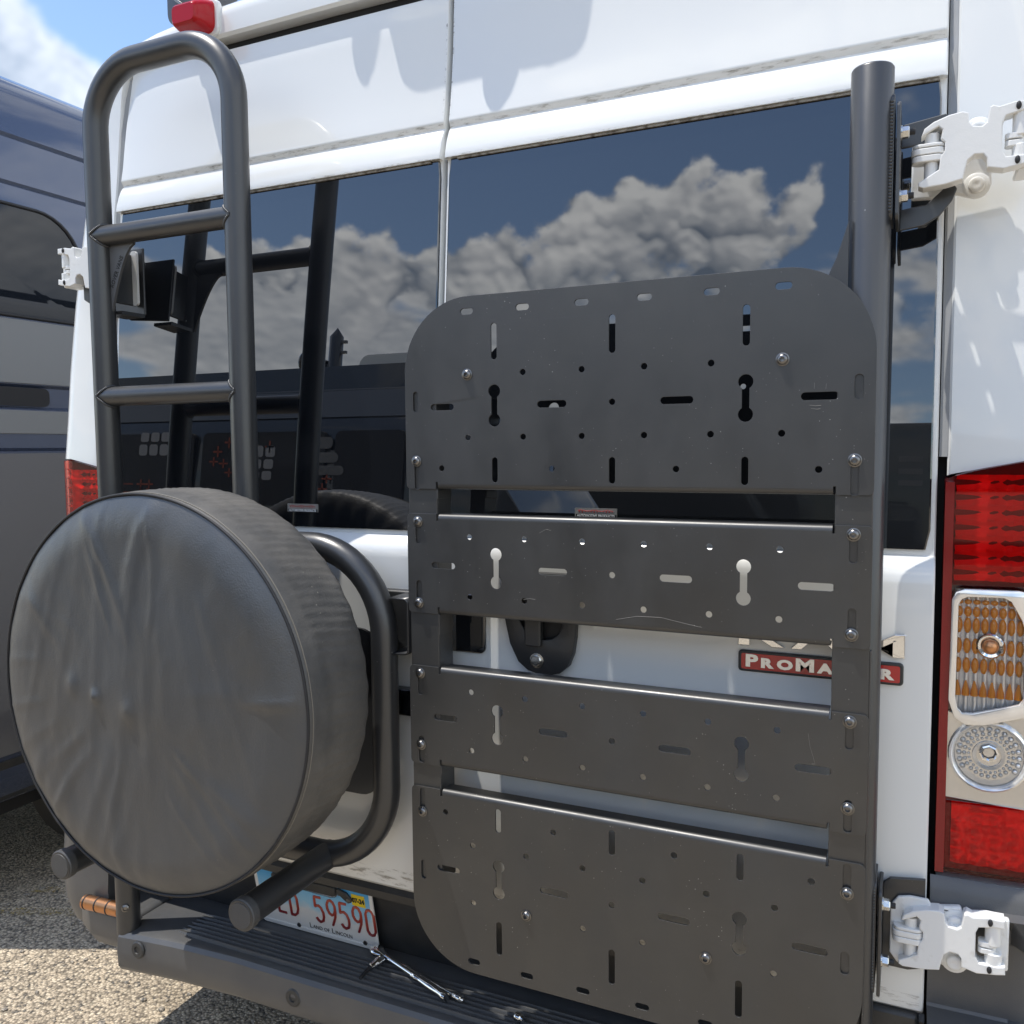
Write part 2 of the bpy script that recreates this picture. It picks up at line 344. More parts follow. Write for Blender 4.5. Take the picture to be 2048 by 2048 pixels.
def text(s, size, depth, xf, space=1.0, sx=1.0, offset=0.0, align='LEFT'):
    """Lettering as a solid; xf(x, y, d) gives the world point."""
    cu = bpy.data.curves.new('text', 'FONT'); cu.body = s; cu.size = size; cu.extrude = depth/2; cu.space_character = space; cu.offset = offset
    cu.align_x = align; cu.resolution_u = 3
    o = bpy.data.objects.new('text', cu); COL.objects.link(o); bpy.context.view_layer.update()
    dg = bpy.context.evaluated_depsgraph_get(); me = bpy.data.meshes.new_from_object(o.evaluated_get(dg))
    mb = MB(); mb.add([xf(v.co.x*sx, v.co.y, v.co.z) for v in me.vertices], [tuple(p.vertices) for p in me.polygons])
    bpy.data.objects.remove(o); bpy.data.curves.remove(cu); bpy.data.meshes.remove(me)
    return mb
def lerp_tab(tab, z):
    if z <= tab[0][0]: return tab[0][1]
    for (a, b), (c, d) in zip(tab, tab[1:]):
        if z <= c: return b+(d-b)*(z-a)/(c-a)
    return tab[-1][1]

# ------------------------------------------------------------------ the ground
def make_ground():
    m = bpy.data.materials.new('chip_seal'); m.use_nodes = True; nt = m.node_tree; L = nt.links; b = nt.nodes['Principled BSDF']
    b.inputs['Roughness'].default_value = .9
    tc = nt.nodes.new('ShaderNodeTexCoord'); co = tc.outputs['Object']
    v = nt.nodes.new('ShaderNodeTexVoronoi'); v.inputs['Scale'].default_value = 125; L.new(co, v.inputs[0])
    sp = nt.nodes.new('ShaderNodeSeparateColor'); L.new(v.outputs['Color'], sp.inputs[0])
    cr = nt.nodes.new('ShaderNodeValToRGB'); L.new(sp.outputs[0], cr.inputs[0])
    el = cr.color_ramp.elements; el[0].position = 0; el[0].color = (.13, .12, .105, 1); el[1].position = 1; el[1].color = (.80, .68, .50, 1)
    for p, c in ((.12, (.34, .28, .21)), (.4, (.52, .43, .31)), (.75, (.65, .53, .38))):
        e = el.new(p); e.color = (*c, 1)
    n = nt.nodes.new('ShaderNodeTexNoise'); n.inputs['Scale'].default_value = 2.6; n.inputs['Detail'].default_value = 9; n.inputs['Roughness'].default_value = .65; L.new(co, n.inputs[0])
    mr = nt.nodes.new('ShaderNodeMapRange'); L.new(n.outputs[0], mr.inputs[0])
    for i, q in ((1, .3), (2, .7), (3, .72), (4, 1.15)): mr.inputs[i].default_value = q
    mx = nt.nodes.new('ShaderNodeMix'); mx.data_type = 'RGBA'; mx.blend_type = 'MULTIPLY'; mx.inputs[0].default_value = 1
    L.new(cr.outputs[0], mx.inputs[6]); L.new(mr.outputs[0], mx.inputs[7])
    dm = nt.nodes.new('ShaderNodeMapRange'); L.new(v.outputs['Distance'], dm.inputs[0])
    for i, q in ((1, .35), (2, .75), (3, 1.0), (4, .25)): dm.inputs[i].default_value = q
    mx2 = nt.nodes.new('ShaderNodeMix'); mx2.data_type = 'RGBA'; mx2.blend_type = 'MULTIPLY'; mx2.inputs[0].default_value = .8
    L.new(mx.outputs[2], mx2.inputs[6]); L.new(dm.outputs[0], mx2.inputs[7]); L.new(mx2.outputs[2], b.inputs['Base Color'])
    bp = nt.nodes.new('ShaderNodeBump'); bp.inputs['Distance'].default_value = .004; bp.invert = True; L.new(v.outputs['Distance'], bp.inputs['Height'])
    L.new(bp.outputs[0], b.inputs['Normal'])
    g = MB(); g.add([(-400, -400, 0), (400, -400, 0), (400, 400, 0), (-400, 400, 0)], [(0, 1, 2, 3)])
    g.build('ground', m, smooth=0, kind='structure')
    # worn yellow parking lines
    my = bpy.data.materials.new('worn_yellow_paint'); my.use_nodes = True; nt = my.node_tree; L = nt.links; b = nt.nodes['Principled BSDF']
    b.inputs['Base Color'].default_value = (.50, .36, .10, 1); b.inputs['Roughness'].default_value = .8
    tc = nt.nodes.new('ShaderNodeTexCoord'); n = nt.nodes.new('ShaderNodeTexNoise'); n.inputs['Scale'].default_value = 130; n.inputs['Detail'].default_value = 3
    L.new(tc.outputs['Object'], n.inputs[0]); mr = nt.nodes.new('ShaderNodeMapRange'); L.new(n.outputs[0], mr.inputs[0]); mr.inputs[1].default_value = .52; mr.inputs[2].default_value = .60
    mr.inputs[4].default_value = .55
    L.new(mr.outputs[0], b.inputs['Alpha'])
    for y0 in (0.0, .16):
        p = MB(); p.add([(-1.95, .32+y0, .004), (-1.95, .37+y0, .004), (-.9, .80+y0, .004), (-.9, .75+y0, .004)], [(0, 1, 2, 3)])
        p.build('painted_line', my, smooth=0, kind='structure')
make_ground()
def make_loose_stones():
    rng = random.Random(5); m = MB()
    for _ in range(420):
        x = rng.uniform(-2.0, -.35); y = rng.uniform(-.35, 1.3); r = rng.uniform(.0025, .0075)*(1.5 if rng.random() < .08 else 1)
        o = len(m.v); m.ball((x, y, r*.45), 1, 3, (r*rng.uniform(.8, 1.3), r*rng.uniform(.8, 1.3), r*rng.uniform(.5, .8)))
        m.v[o:] = [(a+rng.uniform(-.2, .2)*r, b+rng.uniform(-.2, .2)*r, c) for a, b, c in m.v[o:]]
    m.build('loose_stones', MAT('loose_stone', (.46, .40, .32), .85, var=(160, (.10, .095, .09), .40, .62)), smooth=0, kind='stuff')
make_loose_stones()

# ------------------------------------------------------------------ the white van
VAN = thing('white_van', (0, 2.8, 0), 'white high-roof van parked rear-on with black step bumper and dark tinted rear windows', 'van')
GL = [(1.385, -.0285), (1.5, -.0222), (1.6, -.0158), (1.7, -.0088), (1.82, 0), (1.9, .0062), (1.953, .0105), (2.03, .0168), (2.11, .0236)]
def gy(z): return lerp_tab(GL, z)
PIL = [(.40, -.02), (.872, -.028), (.874, .045), (1.512, .045), (1.514, -.018), (1.6, -.012), (1.82, .004), (1.953, .014), (2.11, .028), (2.2, .041), (2.31, .053), (2.42, .060), (2.46, .048), (2.5, .05), (2.6, .06)]
HW = [(.40, 1.03), (.7, 1.06), (1.0, 1.078), (1.3, 1.081), (1.52, 1.072), (1.74, 1.062), (1.9, 1.048), (2.0, 1.036), (2.1, 1.024), (2.2, 1.010), (2.3, .994), (2.38, .975), (2.5, .95)]
XE = [(.6, .874), (2.3, .873), (2.43, .852)]

def make_body():
    out = []
    for z in (.42, .6, .75, .872, .874, 1.0, 1.2, 1.4, 1.512, 1.5141, 1.519, 1.62, 1.74, 1.82, 1.9, 2.0, 2.1, 2.2, 2.3): out.append(((lerp_tab(HW, z), z), (lerp_tab(XE, z)+.013, z), (-1, 0)))
    for (X, z), i, nrm in [((.970, 2.38), (.874, 2.375), (-.95, -.3)), ((.945, 2.44), (.86, 2.43), (-.8, -.6)), ((.908, 2.478), (.835, 2.441), (-.6, -.8)), ((.85, 2.502), (.80, 2.449), (-.35, -.94)),
                           ((.77, 2.517), (.76, 2.453), (-.15, -1)), ((.6, 2.535), (.6, 2.455), (0, -1)), ((.3, 2.545), (.3, 2.457), (0, -1)), ((0, 2.548), (0, 2.457), (0, -1))]:
        out.append(((X, z), i, nrm))
    rows = []; r = .055
    def yrear(z): return lerp_tab(PIL, z)
    for (O, I, n) in out:
        row = []; side = O[1] < 2.36
        zz = O[1] if side else I[1]
        yr = yrear(O[1]) if side else (yrear(2.46))
        if side: row += [(I[0], yr+.03, I[1]), (I[0], yr+.004, I[1]), (I[0]+.004, yr, I[1])]
        else: row += [(I[0], yr+.05, I[1]), (I[0], yr+.006, I[1]), (I[0], yr, I[1]+.006)]
        rr = r if side else .04
        for k in range(7):
            t = k/6*PI/2; a = rr*(1-math.sin(t)); row.append((O[0]+n[0]*a, yr+rr*(1-math.cos(t)), O[1]+n[1]*a))
        for y, zt, sx in ((.6, 9, 1), (1.5, 9, 1), (3, 9, 1), (4.25, 9, 1), (4.75, 1.9, 1), (5.35, 1.22, .97), (5.75, 1.02, .88)):
            row.append((O[0]*sx, y, min(O[1], zt+.03*min(1, (O[1]-.4)))))
        if 1.511 < O[1] < 1.52 and side:
            row = [(x, y, z-.0145+.030*min(1, max(0, x-.884)/.12)**.7 if y < .3 else z) for x, y, z in row]
        rows.append(row)
    m = MB(); m.grid(rows); m2 = MB(); m2.grid(rows); m2.mirror(); m.add(m2.v, m2.f)
    m.build('body', m_white, VAN, smooth=40)
    u = MB(); u.box(-.86, .86, .12, 5.6, .40, 2.40); u.build('dark_filler', m_dark, VAN, smooth=0)  # added dark box, keeps light from leaking through the door gaps
    for s in (-1, 1):                                # door seals standing in the gaps between the doors and the pillars
        g = MB(); g.grid([[(s*(lerp_tab(XE, z)+.0018), lerp_tab(PIL, z)+.010, z), (s*(lerp_tab(XE, z)+.0132), lerp_tab(PIL, z)+.003, z)] for z in (1.53, 1.6, 1.7, 1.82, 1.953, 2.11, 2.2, 2.31, 2.42)])
        g.build('door_seal', m_seal, VAN, smooth=0)
    for s in (-1, 1):
        g = MB(); g.box(*sorted((s*.8765, s*1.03)), .047, .10, .55, 1.56); g.build('lamp_cavity', m_dark, VAN, smooth=0)
        g = MB(); g.box(*sorted((s*.855, s*.8855)), .030, .046, .55, 1.53); g.build('gap_seal', m_gap, VAN, smooth=0)
    g = MB(); g.box(-.83, .83, .085, .10, 2.40, 2.46); g.box(-.008, .012, .08, .10, .6, 2.46)
    g.build('gap_seal', m_gap, VAN, smooth=0)
    for s in (-1, 1):
        for y in (.95, 4.6):
            w = bpy.data.objects.new('wheel', None); COL.objects.link(w); w.parent = VAN; w.matrix_parent_inverse = Matrix.Translation(-Vector(ROOT['white_van']))
            t = MB(); t.lathe((s*.78, y, .35), (s, 0, 0), [(.2, 0), (.33, 0), (.35, .04), (.35, .19), (.32, .23), (.21, .235), (.2, .2)], 32); link('tyre', t.mesh('tyre', m_tar), w)
            t = MB(); t.lathe((s*.78, y, .35), (s, 0, 0), [(0, .15), (.08, .17), (.2, .19), (.205, .21)], 32); link('rim', t.mesh('rim', m_zinc), w)
make_body()

def door_rows(x_in, s):
    """Profile of a rear door skin from its lower edge to its top; s=+1 right door, -1 left."""
    prof = [(.652, -.012), (.652, -.034), (.660, -.042), (.70, -.047), (.80, -.051), (.95, -.053), (1.05, -.0535), (1.2, -.0535), (1.28, -.053), (1.335, -.0515), (1.348, -.0495), (1.357, -.0455),
            (1.366, -.038), (1.374, -.029), (1.379, -.0245), (1.386, -.0235)]
    for z in (1.45, 1.55, 1.65, 1.75, 1.82, 1.9, 1.98, 2.06, 2.1): prof.append((z, gy(z)+.005))
    prof += [(2.1045, .026), (2.1055, .0155), (2.108, .0152), (2.120, .0178), (2.140, .0238), (2.156, .0310), (2.1635, .0355), (2.1672, .0395), (2.1690, .0400), (2.1780, .0345), (2.1805, .0338), (2.1835, .0342),
             (2.212, .0400), (2.26, .0470), (2.316, .0540), (2.37, .0580), (2.425, .0615), (2.432, .0640), (2.434, .075)]
    rows = []
    for z, y in prof:
        e = lerp_tab(XE, z); row = []
        xs = [x_in, x_in, x_in+s*.0015, x_in+s*.005] + [x_in+s*(abs(e)-abs(x_in))*q for q in (.25, .5, .75)] + [s*(e-.006), s*(e-.002), s*e, s*e]
        dy = [.03, .004, .0012, 0, 0, 0, 0, 0, .0012, .004, .03]
        for x, d in zip(xs, dy): row.append((x, y+d, z))
        rows.append(row)
    return rows
DOORS = {}
for s, x_in in ((-1, -.0035), (1, .0055)):
    m = MB(); m.grid(door_rows(x_in, s))
    d = m.build('rear_door', m_white, VAN, smooth=30); DOORS[s] = d
    x0, x1 = (-.862, -.006) if s < 0 else (.0125, .866)
    zs = [1.388+(2.1035-1.388)*k/24 for k in range(25)]; w = MB(); rows = []
    for i, z in enumerate(zs):
        c = 0.0
        if i == 0: c = .006
        if i == 24: c = .003
        a, b = x0+c, x1-c
        rows.append([(a, gy(z)+.006, z), (a+.0005, gy(z)+.0015, z), (a+.0025, gy(z), z)]+[(a+(b-a)*q, gy(z), z) for q in (.2, .4, .6, .8)]+[(b-.0025, gy(z), z), (b-.0005, gy(z)+.0015, z), (b, gy(z)+.006, z)])
    w.grid(rows); link('window', w.mesh('window', m_glass, 20), d)
    t = MB(); t.box(x0+.02 if s > 0 else x0+.004, x1-.004 if s > 0 else x1-.02, .0188, .0245, 2.1005, 2.1042); link('window_trim', t.mesh('window_trim', m_dirt_trim, 0), d)

m_dirt = bpy.data.materials.new('road_dirt'); m_dirt.use_nodes = True
def make_dirt():
    nt = m_dirt.node_tree; L = nt.links; b = nt.nodes['Principled BSDF']; b.inputs['Base Color'].default_value = (.22, .18, .13, 1); b.inputs['Roughness'].default_value = .9
    tc = nt.nodes.new('ShaderNodeTexCoord'); mp = nt.nodes.new('ShaderNodeMapping'); mp.inputs['Scale'].default_value = (30, 160, 160); L.new(tc.outputs['Object'], mp.inputs[0])
    n = nt.nodes.new('ShaderNodeTexNoise'); n.inputs['Scale'].default_value = 1; n.inputs['Detail'].default_value = 5; n.inputs['Roughness'].default_value = .7; L.new(mp.outputs[0], n.inputs[0])
    mr = nt.nodes.new('ShaderNodeMapRange'); L.new(n.outputs[0], mr.inputs[0]); mr.inputs[1].default_value = .52; mr.inputs[2].default_value = .72; mr.inputs[4].default_value = .6
    L.new(mr.outputs[0], b.inputs['Alpha'])
    for s, x_in in ((-1, -.006), (1, .008)):
        d = DOORS[s]; xs = [x_in+(s*.868-x_in)*k/12 for k in range(13)]
        for nm, pr in (('crease_dirt', [(2.1683, .0393), (2.1700, .0386), (2.1778, .0338)]), ('sill_dirt', [(2.1050, .0148), (2.1085, .0143)]), ('lower_dirt', [(.663, -.0432), (.685, -.0462), (.70, -.0476)])):
            m = MB().grid([[(x, y, z) for z, y in pr] for x in xs]); link(nm, m.mesh(nm, m_dirt, 0), d)
        m = MB().grid([[(x_in-s*.001, y-.0006, z), (x_in+s*.0022, y-.0006, z)] for z, y in ((2.19, .0352), (2.26, .0470), (2.316, .0540), (2.37, .0580), (2.425, .0615))]); link('seam_dirt', m.mesh('seam_dirt', m_dirt, 0), d)
make_dirt()
def adj(X, z): k = 1.447/1.475; return CX+(X-CX)*k, 1.55+(z-1.55)*k
DY = -.0535
def make_door_fittings():
    L_, R_ = DOORS[-1], DOORS[1]
    # latch pad and handle cup around the seam
    p = MB(); o = rrect(-.125, .0025, 1.158, 1.275, .014); p.prism(o, 'y', DY-.020, DY+.004); link('latch_pad', p.mesh('latch_pad', m_plastic), L_, .003)
    a0, a1 = adj(.106, 1.158)
    p = MB(); p.prism(rrect(.0075, a0, 1.158+.006, 1.275, [.004, .012, .012, .004]), 'y', DY-.006, DY+.004); link('latch_pad', p.mesh('latch_pad', m_glass), R_, .002)
    pts = [(.150, 1.32), (.152, 1.235), (.163, 1.185), (.180, 1.152), (.198, 1.138), (.218, 1.132), (.242, 1.1315), (.262, 1.137), (.279, 1.152), (.288, 1.175), (.2925, 1.205), (.294, 1.235), (.294, 1.32)]
    ol = [adj(*q) for q in pts]
    cx, cz = adj(.225, 1.24)
    inn = [(cx+(x-cx)*.66, cz+(z-cz)*.60+.022) for x, z in ol]
    rim = sheet(ol, [inn], DY-.017, .022, .003); link('handle_cup', rim.mesh('handle_cup', m_plastic), R_)
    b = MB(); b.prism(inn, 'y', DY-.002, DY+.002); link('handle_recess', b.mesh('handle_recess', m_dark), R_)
    lx, lz = adj(.213, 1.215)
    h = MB(); h.prism(rrect(lx-.016, lx+.016, lz-.03, lz+.07, .005), 'y', DY-.026, DY-.010); link('door_handle', h.mesh('door_handle', m_plastic), R_, .003)
    h = MB(); h.prism(rrect(lx-.046, lx-.020, lz-.006, lz+.002, .002), 'y', DY-.012, DY-.006); link('latch_tongue', h.mesh('latch_tongue', m_cast), R_)
    kx, kz = adj(.2185, 1.158)
    k = MB(); k.lathe((kx, DY-.017, kz), (0, -1, 0), [(.0135, 0), (.0135, .002), (.0098, .0025), (.0096, .0055), (.0085, .0065), (0, .0065)], 24); k.box(kx-.0012, kx+.0012, DY-.0242, DY-.0232, kz-.005, kz+.005)
    link('door_lock', k.mesh('door_lock', m_zinc), R_)
    # black bump strip on the left door beside the rack
    b = MB(); b.prism(rrect(-.30, -.012, 1.030, 1.082, .010), 'y', DY-.022, DY+.004); link('bump_strip', b.mesh('bump_strip', m_glass), L_, .003)
    # badges
    x0, z0 = adj(.5805, 1.174); x1, z1 = adj(.8335, 1.209); zc = (z0+z1)/2-.0005; h2 = .0175
    f = MB(); f.prism(rrect(x0, x1, zc-h2, zc+h2, .006), 'y', DY-.006, DY+.001); bd = link('model_badge', f.mesh('model_badge', m_plastic), R_, .002)
    f = MB(); f.prism(rrect(x0+.005, x1-.005, zc-h2+.0045, zc+h2-.0045, .003), 'y', DY-.0068, DY-.004); link('badge_field', f.mesh('badge_field', m_badge_red), R_)
    def xf(px, pz): return lambda x, y, d: (px+x, DY-.0078-d, pz+y)
    t = MB(); cur = x0+.0125
    for ch, sz in (('P', .0270), ('R', .0205), ('O', .0205), ('M', .0270), ('A', .0205), ('S', .0205), ('T', .0205), ('E', .0205), ('R', .0205)):
        q = text(ch, sz, .002, xf(0, 0), sx=1.30, offset=.0012); w = max(v[0] for v in q.v); mn = min(v[0] for v in q.v)
        q.v = [(v[0]-mn+cur, v[1], v[2]+zc-.0075) for v in q.v]; t.add(q.v, q.f); cur += (w-mn)+.0040
    sc = (x1-.0125-(x0+.0125))/(cur-.004-(x0+.0125)); t.v = [(x0+.0125+(v[0]-x0-.0125)*sc, v[1], v[2]) for v in t.v]
    link('badge_lettering', t.mesh('badge_lettering', m_badge, 0), R_, .0006)
    zb, zt = adj(0, 1.2175)[1], adj(0, 1.2535)[1]; H = zt-zb; t = MB(); cur = x0
    for ch, wd in (('R', .30), ('A', .34), ('M', .30)):
        q = text(ch, 1, .004, lambda x, y, d: (x, DY-.004-d, y), offset=.02)
        a, b = min(v[0] for v in q.v), max(v[0] for v in q.v); c, e = min(v[2] for v in q.v), max(v[2] for v in q.v); wid = wd*(x1-x0)
        t.add([(cur+(v[0]-a)/(b-a)*wid, v[1], zb+(v[2]-c)/(e-c)*H) for v in q.v], q.f); cur += wid+.03*(x1-x0)
    link('maker_badge', t.mesh('maker_badge', m_chrome, 0), R_, .0014)
    # silver stickers on the glass
    for par, X0, X1, z in ((L_, -.357, -.279, 1.4305), (R_, .288, .367, 1.4355)):
        zz = z-.004; y = gy(zz)-.0012
        b = MB(); b.prism(rrect(X0, X1, zz-.0085, zz+.0085, .001), 'y', y-.0006, y+.001); st = link('glass_sticker', b.mesh('glass_sticker', m_sticker_bg), par)
        b = MB(); b.box(X0+.002, X1-.001, y-.0009, y-.0006, zz-.0083, zz-.0022); link('sticker_band', b.mesh('sticker_band', m_text_dark), par)
        t = text('AUTOMOTIVE PRODUCTS', .0066, .0003, lambda x, yy, d: (x, y-.0012-d, zz-.0072+yy), sx=1.0, offset=.0002)
        a, c = min(v[0] for v in t.v), max(v[0] for v in t.v); t.v = [(X0+.004+(v[0]-a)/(c-a)*(X1-X0-.008), v[1], v[2]) for v in t.v]
        link('sticker_lettering', t.mesh('sticker_lettering', m_text_white, 0), par)
        q = MB(); n = 0                                   # an illegible red script: a running looped line
        pts = []
        for k in range(90):
            u = k/89; pts.append((X0+.006+u*(X1-X0-.012)+.0016*math.sin(u*75), y-.001, zz+.0028+.0026*math.cos(u*75)*(.6+.4*math.sin(u*17))))
        q.tube(pts, .00055, 5); link('sticker_script', q.mesh('sticker_script', m_text_red), par)
make_door_fittings()

# ---- tail lamps
def lamp_path():
    p = fillet([(.8845, -.030, 0), (1.085, -.018, 0), (1.088, .17, 0)], .075, 12); P = [(v.x, v.y) for v in p]
    L = [0]
    for a, b in zip(P, P[1:]): L.append(L[-1]+math.hypot(b[0]-a[0], b[1]-a[1]))
    return P, L
LP, LL = lamp_path()
def lamp_at(s):
    for i in range(len(LP)-1):
        if s <= LL[i+1] or i == len(LP)-2:
            t = (s-LL[i])/(LL[i+1]-LL[i]); return LP[i][0]+(LP[i+1][0]-LP[i][0])*t, LP[i][1]+(LP[i+1][1]-LP[i][1])*t
def lamp_strip(s0, s1, z0, z1, off, ns=14, nz=2, edge=.01):
    rows = []; zf0 = z0 if callable(z0) else (lambda s: z0); zf1 = z1 if callable(z1) else (lambda s: z1)
    ss = [s0+(s1-s0)*k/ns for k in range(ns+1)]
    def P(s, z, o): x, y = lamp_at(s); x2, y2 = lamp_at(s+.002); d = Vector((y2-y, -(x2-x))).normalized(); return (x+d.x*o, y+d.y*o, z)
    for s in ss: rows.append([P(s, zf0(s), off-edge), P(s, zf0(s)+.002, off)]+[P(s, zf0(s)+.002+(zf1(s)-zf0(s)-.004)*k/nz, off) for k in range(1, nz)]+[P(s, zf1(s)-.002, off), P(s, zf1(s), off-edge)])
    return MB().grid(rows)
def make_lamp(s):
    T = LL[-1]; top = lambda q: 1.497+.030*min(1, q/.12)**.7
    lamp = None
    def put(mb, name, mat, smooth=40, bevel=0):
        nonlocal lamp
        if s < 0: mb.mirror()
        o = link(name, mb.mesh(name, mat, smooth), lamp if lamp else VAN, bevel)
        return o
    lamp = put(lamp_strip(0, T, .884, top, -.016, 20, 2, .03), 'tail_lamp', m_dred)
    e = MB(); e.grid([[(.883, -.030, z), (.883, .02, z)] for z in (.884, 1.1, 1.3, 1.497)]); put(e, 'lamp_edge', m_dred)
    # upper red reflector: seven rows of wedges
    rows = []; nz = 7; zA, zB = 1.343, 1.503
    for i in range(nz*6+1):
        z = zA+(zB-zA)*i/(nz*6); p = (i/6) % 1; tri = abs(2*p-1); row = []
        for k in range(41):
            u = k/40; q = .016+(T-.02)*u; x, y = lamp_at(q); x2, y2 = lamp_at(q+.002); d = Vector((y2-y, -(x2-x))).normalized()
            w = max(0, 1-u*7.5) if u < .14 else (.55+.45*math.sin(u*60)) if u < .32 else (.15 if u < .5 else .5+.5*math.sin(u*40))
            h = -.014+.017*(tri-.5)*w+.002*math.sin(u*90)*(.14 < u < .3)
            row.append((x+d.x*h, y+d.y*h, z))
        rows.append(row)
    put(MB().grid(rows), 'red_reflector', m_red, 30)
    put(lamp_strip(.013, T, 1.335, top, 0, 20, 3, .012), 'upper_lens', m_redlens)
    put(lamp_strip(0, .0125, .884, 1.494, 0.0005, 2, 8, .012), 'red_edge_strip', m_rededge)
    # turn signal: bezel, fluted reflector, amber pillows, bulb
    yb = -.031
    bz = sheet([(.8965, 1.16), (.8975, 1.315), (.903, 1.327), (.915, 1.332), (.985, 1.333), (1.02, 1.325), (1.03, 1.29), (1.03, 1.165), (1.022, 1.152), (.945, 1.126), (.920, 1.124), (.905, 1.134)],
               [[(.906, 1.168), (.907, 1.308), (.911, 1.316), (.919, 1.320), (.966, 1.321), (.976, 1.316), (.990, 1.290), (.996, 1.270), (.996, 1.172), (.99, 1.163), (.930, 1.143), (.916, 1.142), (.909, 1.150)]], yb-.004, .008, .0018)
    put(bz, 'lamp_bezel', m_bezel)
    rows = [[(.902+.10*k/72, yb+.016-.0045*abs(math.sin(PI*k/72*8)), z) for k in range(73)] for z in (1.13, 1.2, 1.26, 1.33)]
    put(MB().grid(rows), 'turn_reflector', m_silver, 60)
    a = MB()
    for r, (z, hh, nk) in enumerate(((1.3105, .004, 8), (1.2955, .0085, 8), (1.2745, .0125, 8), (1.2430, .0125, 8), (1.2130, .0125, 8), (1.1780, .0115, 8))):
        for k in range(nk):
            x = .9085+.0117*k
            if r == 3 and 2 < k < 5: continue
            if x > .994: continue
            if r == 5: a.lathe((x, yb+.012, z-hh), (0, 0, 1), [(.0055, 0), (.0048, hh*.8), (.0012, hh*2)], 8)
            else: a.ball((x, yb+.012, z), 1, 6, (.0053, .0045, hh))
    put(a, 'amber_reflector', m_amber)
    c = MB(); c.lathe((.951, yb+.010, 1.246), (0, -1, 0), [(.0125, 0), (.0185, .001), (.0190, .004), (.0165, .007), (.0125, .006), (.0115, 0)], 28); put(c, 'bulb_collar', m_chrome)
    c = MB(); c.ball((.951, yb+.004, 1.246), .0115, 10); put(c, 'bulb', m_copper)
    # beige chrome panel, reversing lamp
    b = MB(); b.prism([(.8925, 1.004), (1.03, .998), (1.03, 1.165), (.92, 1.13), (.8975, 1.14), (.8925, 1.14)], 'y', yb+.010, yb+.018); put(b, 'lamp_panel', m_bezel, 0, .001)
    cx, cz = .954, 1.0775
    r = MB(); r.lathe((cx, yb+.010, cz), (0, -1, 0), [(.046, .001), (.0475, .008), (.0515, .0115), (.0545, .009), (.056, 0)], 48); put(r, 'reverse_lamp_ring', m_bezel)
    d = MB(); d.lathe((cx, yb+.012, cz), (0, -1, 0), [(0, -.004), (.016, -.002), (.017, .004), (.022, .005), (.023, 0), (.046, .003)], 40)
    for rad, n, br in ((.0270, 26, .0024), (.0330, 24, .0034), (.0405, 24, .0046)):
        for k in range(n):
            t = 2*PI*k/n
            if rad > .04 and -2.6 < (t-2*PI if t > PI else t) < -.55: continue
            d.ball((cx+rad*math.cos(t), yb+.0105, cz+rad*math.sin(t)), br, 5)
    put(d, 'reverse_lamp', m_silver)
    d = MB(); d.lathe((cx, yb+.008, cz+.004), (0, -1, 0), [(.0085, 0), (.0125, .0), (.0135, .004), (.0110, .005), (.0085, .002)], 8); put(d, 'reverse_bulb_collar', m_chrome, 0)
    put(lamp_strip(.0135, T, 1.0, 1.335, .0003, 20, 3, .010), 'clear_lens', m_clear)
    # lower red lamp
    rows = []
    for i in range(25):
        z = .90+.098*i/24; row = []
        for k in range(61):
            u = k/60; q = .022+(T-.026)*u; x, y = lamp_at(q); x2, y2 = lamp_at(q+.002); dd = Vector((y2-y, -(x2-x))).normalized()
            e = ((x-.955)/.022)**2+((z-.972)/.007)**2; e2 = ((x-.955)/.022)**2+((z-.990)/.004)**2
            h = -.014+.0055*abs(math.sin(u*40+.25*math.sin(i*.9)))*(1 if i < 18 else .45)+.0022*abs(math.sin(i*.52))+(.004 if e < 1 or e2 < 1 else 0)+.0006*noise.noise((u*60, i*.35, 1))
            row.append((x+dd.x*h, y+dd.y*h, z))
        rows.append(row)
    put(MB().grid(rows), 'lower_reflector', m_red, 50)
    put(lamp_strip(.0135, T, .886, 1.0, 0, 20, 3, .012), 'lower_lens', m_redlens)
for s in (1, -1): make_lamp(s)

